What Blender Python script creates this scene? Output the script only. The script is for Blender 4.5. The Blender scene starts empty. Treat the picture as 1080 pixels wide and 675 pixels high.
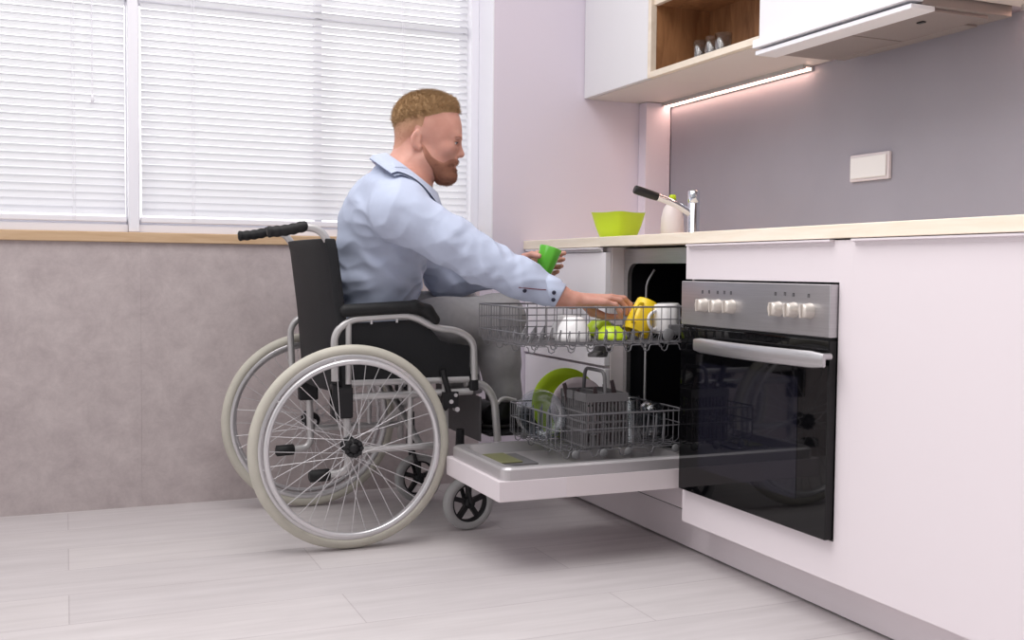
import bpy, bmesh, math, random
import numpy as np
from mathutils import Vector, Matrix
random.seed(7)
S = bpy.context.scene
COL = S.collection
PI = math.pi

# ------------------------------------------------------------------ camera
F = 1111.306
RM = np.array([[0.9208, -0.0100, 0.3899], [-0.3898, -0.0475, 0.9197], [0.0093, -0.9988, -0.0476]])
U_, _, V_ = np.linalg.svd(RM); RM = U_ @ V_
CAMZ = 0.84
def _ray(px, py): return RM @ np.array([px - 540.0, py - 337.5, F])
def at(px, py, Y):
    d = _ray(px, py); q = d * (Y / d[1]); return np.array([q[0], q[1], q[2] + CAMZ])
def atx(px, py, X):
    d = _ray(px, py); q = d * (X / d[0]); return np.array([q[0], q[1], q[2] + CAMZ])
def atz(px, py, z):
    d = _ray(px, py); q = d * ((z - CAMZ) / d[2]); return np.array([q[0], q[1], q[2] + CAMZ])
cam_d = bpy.data.cameras.new('camera'); cam = bpy.data.objects.new('camera', cam_d); COL.objects.link(cam)
cam_d.sensor_fit = 'HORIZONTAL'; cam_d.sensor_width = 36.0; cam_d.lens = F / 1080 * 36.0; cam_d.clip_start = 0.05
M3 = Matrix([[RM[i][0], -RM[i][1], -RM[i][2]] for i in range(3)])
cam.matrix_world = Matrix.Translation((0, 0, CAMZ)) @ M3.to_4x4()
S.camera = cam

# ------------------------------------------------------------------ materials
def lin(c):
    return tuple((x/255/12.92 if x/255 <= 0.04045 else ((x/255+0.055)/1.055)**2.4) for x in c)
def mat(name, rgb, rough=0.5, metal=0.0, noise=0.0, nscale=20.0, bump=0.0, bscale=None, spec=0.5, trans=0.0, coat=0.0, ior=1.45,
        emit=None, estr=0.0, rgb2=None, stretch=None, sheen=0.0, sss=0.0, alpha=1.0):
    m = bpy.data.materials.new(name); m.use_nodes = True
    nt = m.node_tree; b = nt.nodes['Principled BSDF']
    c = lin(rgb)
    b.inputs['Base Color'].default_value = (*c, 1); b.inputs['Roughness'].default_value = rough
    b.inputs['Metallic'].default_value = metal; b.inputs['Specular IOR Level'].default_value = spec
    b.inputs['Transmission Weight'].default_value = trans; b.inputs['Coat Weight'].default_value = coat; b.inputs['IOR'].default_value = ior
    b.inputs['Sheen Weight'].default_value = sheen
    b.inputs['Alpha'].default_value = alpha
    if sss: b.inputs['Subsurface Weight'].default_value = sss; b.inputs['Subsurface Scale'].default_value = 0.008
    if emit: b.inputs['Emission Color'].default_value = (*lin(emit), 1); b.inputs['Emission Strength'].default_value = estr
    if noise or bump or rgb2:
        tc = nt.nodes.new('ShaderNodeTexCoord'); mp = nt.nodes.new('ShaderNodeMapping')
        if stretch: mp.inputs['Scale'].default_value = stretch
        nt.links.new(tc.outputs['Object'], mp.inputs['Vector'])
        n = nt.nodes.new('ShaderNodeTexNoise'); n.inputs['Scale'].default_value = nscale; n.inputs['Detail'].default_value = 6
        nt.links.new(mp.outputs['Vector'], n.inputs['Vector'])
        if noise or rgb2:
            r = nt.nodes.new('ShaderNodeValToRGB'); r.color_ramp.elements[0].position = 0.3; r.color_ramp.elements[1].position = 0.7
            if rgb2: lo, hi = c, lin(rgb2)
            else: lo = tuple(x*(1-noise) for x in c); hi = tuple(min(1, x*(1+noise)) for x in c)
            r.color_ramp.elements[0].color = (*lo, 1); r.color_ramp.elements[1].color = (*hi, 1)
            nt.links.new(n.outputs['Fac'], r.inputs['Fac']); nt.links.new(r.outputs['Color'], b.inputs['Base Color'])
        if bump:
            n2 = n
            if bscale:
                n2 = nt.nodes.new('ShaderNodeTexNoise'); n2.inputs['Scale'].default_value = bscale; n2.inputs['Detail'].default_value = 4
                nt.links.new(mp.outputs['Vector'], n2.inputs['Vector'])
            bp = nt.nodes.new('ShaderNodeBump'); bp.inputs['Strength'].default_value = bump; bp.inputs['Distance'].default_value = 0.004
            nt.links.new(n2.outputs['Fac'], bp.inputs['Height']); nt.links.new(bp.outputs['Normal'], b.inputs['Normal'])
    return m
def concrete_mat():
    m = mat('concrete_panel', (158, 145, 145), 0.75)
    nt = m.node_tree; b = nt.nodes['Principled BSDF']
    tc = nt.nodes.new('ShaderNodeTexCoord')
    a = nt.nodes.new('ShaderNodeTexNoise'); a.inputs['Scale'].default_value = 11; a.inputs['Detail'].default_value = 12; a.inputs['Roughness'].default_value = 0.78; a.inputs['Distortion'].default_value = 0.25
    nt.links.new(tc.outputs['Object'], a.inputs['Vector'])
    r = nt.nodes.new('ShaderNodeValToRGB'); e = r.color_ramp.elements
    e[0].position = 0.28; e[0].color = (*lin((172, 160, 161)), 1); e[1].position = 0.72; e[1].color = (*lin((206, 195, 194)), 1)
    nt.links.new(a.outputs['Fac'], r.inputs['Fac']); nt.links.new(r.outputs['Color'], b.inputs['Base Color'])
    bp = nt.nodes.new('ShaderNodeBump'); bp.inputs['Strength'].default_value = 0.12; bp.inputs['Distance'].default_value = 0.004
    nt.links.new(a.outputs['Fac'], bp.inputs['Height']); nt.links.new(bp.outputs['Normal'], b.inputs['Normal'])
    return m
def floor_mat():
    m = mat('pale_plank_floor', (200, 194, 196), 0.42)
    nt = m.node_tree; b = nt.nodes['Principled BSDF']
    tc = nt.nodes.new('ShaderNodeTexCoord')
    br = nt.nodes.new('ShaderNodeTexBrick'); br.inputs['Scale'].default_value = 1.0
    br.inputs['Brick Width'].default_value = 1.3; br.inputs['Row Height'].default_value = 0.24; br.inputs['Mortar Size'].default_value = 0.0015
    br.inputs['Color1'].default_value = (*lin((206, 200, 201)), 1); br.inputs['Color2'].default_value = (*lin((214, 208, 208)), 1); br.inputs['Mortar'].default_value = (*lin((186, 178, 180)), 1)
    nt.links.new(tc.outputs['Object'], br.inputs['Vector'])
    mp = nt.nodes.new('ShaderNodeMapping'); mp.inputs['Scale'].default_value = (1.2, 11, 1)
    nt.links.new(tc.outputs['Object'], mp.inputs['Vector'])
    n = nt.nodes.new('ShaderNodeTexNoise'); n.inputs['Scale'].default_value = 2.2; n.inputs['Detail'].default_value = 8; n.inputs['Roughness'].default_value = 0.6
    nt.links.new(mp.outputs['Vector'], n.inputs['Vector'])
    mx = nt.nodes.new('ShaderNodeMix'); mx.data_type = 'RGBA'; mx.blend_type = 'MULTIPLY'; mx.inputs['Factor'].default_value = 0.8
    r = nt.nodes.new('ShaderNodeValToRGB'); r.color_ramp.elements[0].position = .3; r.color_ramp.elements[0].color = (.80, .79, .79, 1); r.color_ramp.elements[1].position = .7; r.color_ramp.elements[1].color = (1, 1, 1, 1)
    nt.links.new(n.outputs['Fac'], r.inputs['Fac'])
    nt.links.new(br.outputs['Color'], mx.inputs[6]); nt.links.new(r.outputs['Color'], mx.inputs[7]); nt.links.new(mx.outputs[2], b.inputs['Base Color'])
    bp = nt.nodes.new('ShaderNodeBump'); bp.inputs['Strength'].default_value = 0.05; bp.inputs['Distance'].default_value = 0.003
    nt.links.new(n.outputs['Fac'], bp.inputs['Height']); nt.links.new(bp.outputs['Normal'], b.inputs['Normal'])
    return m
def slat_mat():
    m = bpy.data.materials.new('white_blind_slat'); m.use_nodes = True; nt = m.node_tree; nt.nodes.clear()
    o = nt.nodes.new('ShaderNodeOutputMaterial'); d = nt.nodes.new('ShaderNodeBsdfDiffuse'); t = nt.nodes.new('ShaderNodeBsdfTranslucent'); x = nt.nodes.new('ShaderNodeMixShader')
    d.inputs['Color'].default_value = (.9, .9, .91, 1); t.inputs['Color'].default_value = (.92, .92, .95, 1); x.inputs['Fac'].default_value = 0.62
    nt.links.new(d.outputs[0], x.inputs[1]); nt.links.new(t.outputs[0], x.inputs[2]); nt.links.new(x.outputs[0], o.inputs['Surface'])
    return m
def pane_mat():
    m = bpy.data.materials.new('window_glass'); m.use_nodes = True; nt = m.node_tree; nt.nodes.clear()
    o = nt.nodes.new('ShaderNodeOutputMaterial'); t = nt.nodes.new('ShaderNodeBsdfTransparent'); g = nt.nodes.new('ShaderNodeBsdfGlossy'); x = nt.nodes.new('ShaderNodeMixShader'); fr = nt.nodes.new('ShaderNodeFresnel')
    g.inputs['Roughness'].default_value = 0.0
    nt.links.new(fr.outputs[0], x.inputs[0]); nt.links.new(t.outputs[0], x.inputs[1]); nt.links.new(g.outputs[0], x.inputs[2]); nt.links.new(x.outputs[0], o.inputs['Surface'])
    return m
def thin_glass():
    m = bpy.data.materials.new('clear_glass'); m.use_nodes = True; nt = m.node_tree; nt.nodes.clear()
    o = nt.nodes.new('ShaderNodeOutputMaterial'); t = nt.nodes.new('ShaderNodeBsdfTransparent'); g = nt.nodes.new('ShaderNodeBsdfGlossy'); x = nt.nodes.new('ShaderNodeMixShader'); fr = nt.nodes.new('ShaderNodeLayerWeight')
    fr.inputs['Blend'].default_value = 0.35; t.inputs['Color'].default_value = (.86, .88, .90, 1); g.inputs['Roughness'].default_value = 0.03
    nt.links.new(fr.outputs['Facing'], x.inputs[0]); nt.links.new(t.outputs[0], x.inputs[1]); nt.links.new(g.outputs[0], x.inputs[2]); nt.links.new(x.outputs[0], o.inputs['Surface'])
    return m
def wood_mat(name, c1, c2, stretch, rough=0.5):
    m = mat(name, c1, rough)
    nt = m.node_tree; b = nt.nodes['Principled BSDF']
    tc = nt.nodes.new('ShaderNodeTexCoord'); mp = nt.nodes.new('ShaderNodeMapping'); mp.inputs['Scale'].default_value = stretch
    nt.links.new(tc.outputs['Object'], mp.inputs['Vector'])
    n = nt.nodes.new('ShaderNodeTexNoise'); n.inputs['Scale'].default_value = 3; n.inputs['Detail'].default_value = 7; n.inputs['Distortion'].default_value = 1.2
    nt.links.new(mp.outputs['Vector'], n.inputs['Vector'])
    r = nt.nodes.new('ShaderNodeValToRGB'); r.color_ramp.elements[0].position = .3; r.color_ramp.elements[0].color = (*lin(c1), 1); r.color_ramp.elements[1].position = .7; r.color_ramp.elements[1].color = (*lin(c2), 1)
    nt.links.new(n.outputs['Fac'], r.inputs['Fac']); nt.links.new(r.outputs['Color'], b.inputs['Base Color'])
    return m
def graded(name, za, ca, zb, cb, rough=.65, nscale=160, amp=.22, bump=.4, bscale=300):
    # colour runs from ca at height za to cb at height zb (own colour of clipped hair), broken up by fine noise
    m = mat(name, ca, rough, bump=bump, nscale=nscale, bscale=bscale); nt = m.node_tree; b = nt.nodes['Principled BSDF']
    tc = nt.nodes.new('ShaderNodeTexCoord'); s = nt.nodes.new('ShaderNodeSeparateXYZ'); nt.links.new(tc.outputs['Object'], s.inputs[0])
    r = nt.nodes.new('ShaderNodeMapRange'); r.inputs['From Min'].default_value = za; r.inputs['From Max'].default_value = zb; nt.links.new(s.outputs['Z'], r.inputs['Value'])
    n = nt.nodes.new('ShaderNodeTexNoise'); n.inputs['Scale'].default_value = nscale; n.inputs['Detail'].default_value = 3; nt.links.new(tc.outputs['Object'], n.inputs['Vector'])
    a = nt.nodes.new('ShaderNodeMath'); a.operation = 'MULTIPLY_ADD'; a.inputs[1].default_value = amp*3; a.inputs[2].default_value = -amp*1.5; nt.links.new(n.outputs['Fac'], a.inputs[0])
    d = nt.nodes.new('ShaderNodeMath'); d.operation = 'ADD'; d.use_clamp = True; nt.links.new(a.outputs[0], d.inputs[0]); nt.links.new(r.outputs[0], d.inputs[1])
    x = nt.nodes.new('ShaderNodeMix'); x.data_type = 'RGBA'; x.inputs[6].default_value = (*lin(ca), 1); x.inputs[7].default_value = (*lin(cb), 1)
    nt.links.new(d.outputs[0], x.inputs['Factor']); nt.links.new(x.outputs[2], b.inputs['Base Color']); return m
def wrinkle(m):
    nt = m.node_tree; b = nt.nodes['Principled BSDF']; tc = nt.nodes.new('ShaderNodeTexCoord'); mp = nt.nodes.new('ShaderNodeMapping'); mp.inputs['Rotation'].default_value = (0, .6, .3); mp.inputs['Scale'].default_value = (.55, 1, 1.5)
    nt.links.new(tc.outputs['Object'], mp.inputs['Vector'])
    n = nt.nodes.new('ShaderNodeTexNoise'); n.noise_type = 'RIDGED_MULTIFRACTAL'; n.inputs['Scale'].default_value = 7; n.inputs['Detail'].default_value = 2.2; n.inputs['Distortion'].default_value = .8
    nt.links.new(mp.outputs['Vector'], n.inputs['Vector'])
    bp = nt.nodes.new('ShaderNodeBump'); bp.inputs['Strength'].default_value = .7; bp.inputs['Distance'].default_value = .016
    nt.links.new(n.outputs['Fac'], bp.inputs['Height']); nt.links.new(bp.outputs['Normal'], b.inputs['Normal'])
M = {}
M['floor'] = floor_mat(); M['concrete'] = concrete_mat(); M['slat'] = slat_mat(); M['pane'] = pane_mat()
M['plaster'] = mat('mauve_plaster', (224, 215, 228), 0.85, bump=0.05, nscale=60)
M['backsplash'] = mat('grey_backsplash', (158, 155, 166), 0.42, noise=0.04, nscale=3)
M['white_frame'] = mat('white_window_frame', (244, 243, 250), 0.4)
M['white_lacquer'] = mat('white_lacquer', (228, 219, 223), 0.35, spec=0.3)
M['window_lit_lacquer'] = mat('window_lit_white_lacquer', (244, 240, 245), 0.35, spec=0.3)  # same lacquer made paler, window light on the far fronts put into the colour
M['neutral_white'] = mat('neutral_white_front', (226, 225, 228), 0.45, spec=0.25)
M['white_carcass'] = mat('white_carcass', (228, 218, 220), 0.5)
M['under_panel'] = mat('greige_under_panel', (214, 206, 203), 0.5)
M['worktop'] = wood_mat('pale_maple_worktop', (236, 222, 202), (246, 236, 220), (14, 1.2, 14))
M['sill'] = wood_mat('beech_sill', (198, 164, 128), (214, 184, 150), (1.5, 12, 16))
M['oak_dark'] = wood_mat('knotty_brown_oak', (128, 86, 54), (172, 124, 84), (9, 9, 1.6))
M['oak_edge'] = wood_mat('pale_oak_edge', (220, 206, 188), (232, 220, 204), (8, 2, 8))
M['steel'] = mat('brushed_steel', (192, 190, 192), 0.32, 0.85, noise=0.06, nscale=8, stretch=(1, 1, 40))
M['steel_dark'] = mat('shade_toned_steel', (44, 44, 50), 0.4, 0.7)  # near-black colour stands in for dark reflections inside the stainless tub
M['steel_pan'] = mat('door_pan_steel', (190, 186, 188), 0.32, 0.5)
M['utensil'] = mat('dark_polished_cutlery', (96, 84, 86), 0.3, 0.6)
M['chrome'] = mat('chrome', (225, 228, 235), 0.08, 1.0)
M['alu'] = mat('silver_painted_tube', (198, 196, 196), 0.35, 0.45)
M['alu_bright'] = mat('polished_rim', (214, 212, 214), 0.28, 0.6)
M['tyre'] = mat('cream_grey_tyre', (196, 192, 180), 0.65, noise=0.05, nscale=14)
M['tyre_grey'] = mat('grey_caster_tyre', (176, 176, 176), 0.65)
M['black_plastic'] = mat('black_plastic', (28, 28, 31), 0.45)
M['black_rubber'] = mat('black_rubber', (24, 24, 26), 0.6, bump=0.1, nscale=200)
M['black_fabric'] = mat('black_upholstery', (20, 21, 25), 0.65, bump=0.25, nscale=260)
M['grey_fabric'] = mat('grey_calf_panel_fabric', (92, 89, 91), 0.8, bump=0.2, nscale=200)
M['black_glass'] = mat('black_oven_glass', (8, 8, 10), 0.03, spec=0.45)
M['oven_window'] = mat('reflection_tinted_window', (20, 20, 30), 0.04, spec=0.5)  # bluish tint stands in for the lavender reflection in the door window
M['knob'] = mat('pearl_knob', (214, 206, 198), 0.3, 0.35)
M['mark'] = mat('printed_mark', (60, 58, 62), 0.5)
M['rack_grey'] = mat('grey_coated_wire', (118, 117, 121), 0.4, 0.1)
M['basket_grey'] = mat('grey_basket_plastic', (104, 102, 104), 0.5)
M['olive'] = mat('plate_reflection_olive', (118, 118, 84), 0.4)  # olive colour paints the lime plate's reflection onto the dispenser lid
M['roller'] = mat('grey_roller', (120, 120, 122), 0.5)
M['lime'] = mat('lime_green_ceramic', (198, 226, 40), 0.3)
M['lime_plate'] = mat('lime_green_plate', (172, 200, 36), 0.3)
M['green'] = mat('leaf_green_ceramic', (98, 190, 60), 0.28)
M['yellow'] = mat('yellow_ceramic', (244, 208, 44), 0.28)
M['white_ceramic'] = mat('white_ceramic', (240, 238, 238), 0.22)
M['pink_ceramic'] = mat('pale_pink_ceramic', (220, 204, 208), 0.25)
M['soap'] = mat('milky_soap_bottle', (236, 226, 226), 0.35)
M['glass'] = thin_glass()
M['led'] = mat('warm_light_diffuser', (255, 236, 226), 0.5, emit=(255, 208, 186), estr=15.0)
M['hood_under'] = mat('hood_underside_metal', (150, 140, 138), 0.45, 0.3)
M['hood_front'] = mat('hood_front_white', (236, 236, 242), 0.3)
M['filter'] = mat('grease_filter_mesh', (150, 140, 138), 0.5, 0.4)
M['skin'] = mat('skin', (198, 142, 126), 0.5, rgb2=(214, 162, 146), nscale=18, bump=0.04, bscale=160, sss=0.12)
M['hair'] = graded('sandy_hair', .82, (176, 142, 102), .88, (136, 108, 76), .7, 60, .30, .6, 220)
M['fade'] = graded('clipped_sandy_hair', .70, (204, 152, 130), .785, (176, 140, 104), .7, 200, .10, .25, 400)
M['beard'] = graded('reddish_beard', .715, (196, 140, 120), .600, (158, 110, 88), .7, 160, .14, .4, 400)
M['eye'] = mat('eye_white', (235, 230, 228), 0.2)
M['iris'] = mat('blue_grey_iris', (70, 84, 100), 0.2)
M['lip'] = mat('lip', (186, 112, 104), 0.45)
M['shirt'] = mat('light_blue_shirt_cotton', (186, 195, 217), 0.8, noise=0.02, nscale=40)
wrinkle(M['shirt'])
M['shirt_in'] = mat('navy_shirt_lining', (40, 46, 70), 0.8)
M['button'] = mat('navy_button', (30, 30, 52), 0.35)
M['placket'] = mat('dark_red_stitching', (110, 50, 62), 0.7)
M['trouser'] = mat('grey_trouser_cloth', (150, 148, 150), 0.85, noise=0.05, nscale=50, bump=0.1, bscale=350)
M['belt'] = mat('black_belt_leather', (30, 26, 26), 0.45)
M['shoe'] = mat('black_shoe_leather', (22, 22, 24), 0.35)
M['sole'] = mat('dark_shoe_sole', (40, 38, 38), 0.7)

# ------------------------------------------------------------------ mesh builder
class MB:
    def __init__(s): s.v = []; s.f = []; s.sm = []
    def add(s, vs, fs, smooth=False):
        o = len(s.v); s.v += [tuple(map(float, p)) for p in vs]; s.f += [tuple(i+o for i in f) for f in fs]; s.sm += [smooth]*len(fs); return s
    def box(s, x0, x1, y0, y1, z0, z1):
        x0, x1 = sorted((x0, x1)); y0, y1 = sorted((y0, y1)); z0, z1 = sorted((z0, z1))
        v = [(x0,y0,z0),(x1,y0,z0),(x1,y1,z0),(x0,y1,z0),(x0,y0,z1),(x1,y0,z1),(x1,y1,z1),(x0,y1,z1)]
        return s.add(v, [(0,3,2,1),(4,5,6,7),(0,1,5,4),(1,2,6,5),(2,3,7,6),(3,0,4,7)])
    def obox(s, c, ax, half):
        c = np.array(c, float); A = [np.array(a, float) for a in ax]; v = []
        for dz in (-1, 1):
            for dx, dy in ((-1,-1),(1,-1),(1,1),(-1,1)): v.append(c + A[0]*half[0]*dx + A[1]*half[1]*dy + A[2]*half[2]*dz)
        return s.add(v, [(0,3,2,1),(4,5,6,7),(0,1,5,4),(1,2,6,5),(2,3,7,6),(3,0,4,7)])
    def tube(s, pts, r, n=10, closed=False, caps=True):
        P = [np.array(p, float) for p in pts]; m = len(P)
        R = list(r) if hasattr(r, '__len__') else [r]*m
        T = []
        for i in range(m):
            if closed: t = P[(i+1) % m] - P[i-1]
            else: t = P[min(i+1, m-1)] - P[max(i-1, 0)]
            T.append(t / (np.linalg.norm(t) + 1e-12))
        u = np.cross(T[0], (0, 0, 1)); 
        if np.linalg.norm(u) < 1e-3: u = np.cross(T[0], (0, 1, 0))
        u /= np.linalg.norm(u); vs = []
        for i in range(m):
            u = u - T[i]*(u @ T[i]); u /= (np.linalg.norm(u) + 1e-12); w = np.cross(T[i], u)
            for k in range(n):
                a = 2*PI*k/n; vs.append(P[i] + R[i]*(math.cos(a)*u + math.sin(a)*w))
        fs = []
        for i in range(m if closed else m-1):
            j = (i+1) % m
            for k in range(n): fs.append((i*n+k, i*n+(k+1) % n, j*n+(k+1) % n, j*n+k))
        s.add(vs, fs, True)
        if caps and not closed:
            s.add(vs[:n], [tuple(range(n))[::-1]]); s.add(vs[-n:], [tuple(range(n))])
        return s
    def lathe(s, prof, c=(0,0,0), X=None, n=40, sx=1.0, sy=1.0, smooth=True):
        # prof = [(r, z)...]; X = 3x3 rotation
        c = np.array(c, float); A = np.eye(3) if X is None else np.array(X, float); vs = []; fs = []
        for r, z in prof:
            for k in range(n):
                a = 2*PI*k/n; vs.append(c + A @ np.array([r*math.cos(a)*sx, r*math.sin(a)*sy, z]))
        for i in range(len(prof)-1):
            for k in range(n): fs.append((i*n+k, i*n+(k+1) % n, (i+1)*n+(k+1) % n, (i+1)*n+k))
        return s.add(vs, fs, smooth)
    def cyl(s, a, b, r, n=16, smooth=True): return s.tube([a, b], r, n)
    def prism(s, poly, y0, y1, plane='xz'):
        n = len(poly)
        mk = {'xz': lambda p, t: (p[0], t, p[1]), 'yz': lambda p, t: (t, p[0], p[1]), 'xy': lambda p, t: (p[0], p[1], t)}[plane]
        v = [mk(p, y0) for p in poly] + [mk(p, y1) for p in poly]
        return s.add(v, [tuple(range(n))[::-1], tuple(range(n, 2*n))] + [(i, (i+1) % n, n+(i+1) % n, n+i) for i in range(n)])
    def mesh(s, name, off=(0, 0, 0), fix=True):
        me = bpy.data.meshes.new(name)
        V = np.array(s.v, float) - np.array(off, float)
        me.from_pydata([tuple(p) for p in V], [], s.f)
        me.polygons.foreach_set('use_smooth', s.sm)
        if fix:
            bm = bmesh.new(); bm.from_mesh(me); bmesh.ops.recalc_face_normals(bm, faces=bm.faces); bm.to_mesh(me); bm.free()
        me.update(); return me
def rotz(a): c, s = math.cos(a), math.sin(a); return np.array([[c,-s,0],[s,c,0],[0,0,1]])
def rotx(a): c, s = math.cos(a), math.sin(a); return np.array([[1,0,0],[0,c,-s],[0,s,c]])
def roty(a): c, s = math.cos(a), math.sin(a); return np.array([[c,0,s],[0,1,0],[-s,0,c]])
def spline(pts, n=8, closed=False):
    P = [np.array(p, float) for p in pts]; m = len(P); out = []
    segs = m if closed else m-1
    for i in range(segs):
        if closed: p0, p1, p2, p3 = P[i-1], P[i], P[(i+1) % m], P[(i+2) % m]
        else: p0, p1, p2, p3 = P[max(i-1, 0)], P[i], P[i+1], P[min(i+2, m-1)]
        for k in range(n):
            t = k/n; out.append(0.5*((2*p1)+(-p0+p2)*t+(2*p0-5*p1+4*p2-p3)*t*t+(-p0+3*p1-3*p2+p3)*t**3))
    if not closed: out.append(P[-1])
    return out
def fillet(pts, r, n=5):
    P = [np.array(p, float) for p in pts]; out = [P[0]]
    for i in range(1, len(P)-1):
        a, b, c = P[i-1], P[i], P[i+1]; u = a-b; w = c-b; lu, lw = np.linalg.norm(u), np.linalg.norm(w)
        d = min(r, lu*0.49, lw*0.49); p, q = b+u/lu*d, b+w/lw*d
        for k in range(n+1): t = k/n; out.append((1-t)**2*p + 2*t*(1-t)*b + t*t*q)
    out.append(P[-1]); return out
# ------------------------------------------------------------------ objects
OFF = {}
def thing(name, label, cat, loc=(0, 0, 0), group=None):
    o = bpy.data.objects.new(name, None); COL.objects.link(o); o.location = loc; o.empty_display_size = 0.05
    o['label'] = label; o['category'] = cat
    if group: o['group'] = group
    OFF[o.name] = np.array(loc, float); return o
def _mods(o, bev, seg=2):
    if bev:
        m = o.modifiers.new('bevel', 'BEVEL'); m.width = bev; m.segments = seg; m.limit_method = 'ANGLE'; m.angle_limit = 0.7; m.harden_normals = False
def part(name, mb, material, parent, bev=0, label=None, fix=True):
    off = OFF[parent.name]
    o = bpy.data.objects.new(name, mb.mesh(name, off, fix)); COL.objects.link(o); o.parent = parent
    o.data.materials.append(material); OFF[o.name] = off; _mods(o, bev)
    if label: o['label'] = label
    return o
def single(name, mb, material, label, cat, bev=0, group=None, loc=(0, 0, 0)):
    o = bpy.data.objects.new(name, mb.mesh(name, loc)); COL.objects.link(o); o.location = loc; OFF[o.name] = np.array(loc, float)
    o.data.materials.append(material); o['label'] = label; o['category'] = cat; _mods(o, bev)
    if group: o['group'] = group
    return o
def struct(name, mb, material, bev=0, parent=None):
    if parent is not None: return part(name, mb, material, parent, bev)
    o = bpy.data.objects.new(name, mb.mesh(name)); COL.objects.link(o); o.data.materials.append(material); o['kind'] = 'structure'; _mods(o, bev)
    OFF[o.name] = np.zeros(3); return o
def copy_tree(o, parent=None):
    c = o.copy(); COL.objects.link(c); OFF[c.name] = OFF[o.name]
    if parent is not None: c.parent = parent
    for ch in [x for x in bpy.data.objects if x.parent == o]: copy_tree(ch, c)
    return c

# ------------------------------------------------------------------ implicit surfaces -> quads (for the body, clothes, cushions)
def smin(a, b, k):
    if k <= 0: return np.minimum(a, b)
    h = np.clip(0.5 + 0.5*(b-a)/k, 0, 1); return b + (a-b)*h - k*h*(1-h)
def smax(a, b, k): return -smin(-a, -b, k)
def cap(a, b, ra, rb=None):
    a = np.array(a, float); b = np.array(b, float); rb = ra if rb is None else rb; ab = b-a; L = ab @ ab + 1e-12; m = max(ra, rb)
    def f(P):
        t = np.clip(((P-a) @ ab)/L, 0, 1); return np.linalg.norm(P - a - t[:, None]*ab, axis=1) - (ra + (rb-ra)*t)
    return f, np.minimum(a, b)-m, np.maximum(a, b)+m
def ell(c, r, A=None):
    c = np.array(c, float); r = np.array(r, float); A = np.eye(3) if A is None else np.array(A, float)
    m = np.abs(A) @ r
    def f(P):
        q = (P-c) @ A; k0 = np.linalg.norm(q/r, axis=1); k1 = np.linalg.norm(q/(r*r), axis=1) + 1e-9; return k0*(k0-1)/k1
    return f, c-m, c+m
def rbox(c, h, rad, A=None):
    c = np.array(c, float); h = np.array(h, float); A = np.eye(3) if A is None else np.array(A, float); m = np.abs(A) @ h
    def f(P):
        q = np.abs((P-c) @ A) - (h-rad); return np.linalg.norm(np.maximum(q, 0), axis=1) + np.minimum(q.max(axis=1), 0) - rad
    return f, c-m, c+m
class Field:
    def __init__(s, margin=0.06): s.ops = []; s.m = margin
    def u(s, prim, k=0.0): s.ops.append(('u', prim, k)); return s
    def sub(s, prim, k=0.0): s.ops.append(('s', prim, k)); return s
    def chain(s, pts, rad, k=0.0):
        for i in range(len(pts)-1): s.u(cap(pts[i], pts[i+1], rad[i], rad[i+1]), k)
        return s
    def __call__(s, P):
        D = np.full(len(P), 0.5)
        for mode, (f, lo, hi), k in s.ops:
            w = np.all((P > lo-s.m) & (P < hi+s.m), axis=1)
            if not w.any(): continue
            d = f(P[w])
            D[w] = smin(D[w], d, k) if mode == 'u' else smax(D[w], -d, k)
        return D
    def bounds(s):
        lo = np.min([o[1][1] for o in s.ops if o[0] == 'u'], axis=0); hi = np.max([o[1][2] for o in s.ops if o[0] == 'u'], axis=0); return lo, hi
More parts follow.
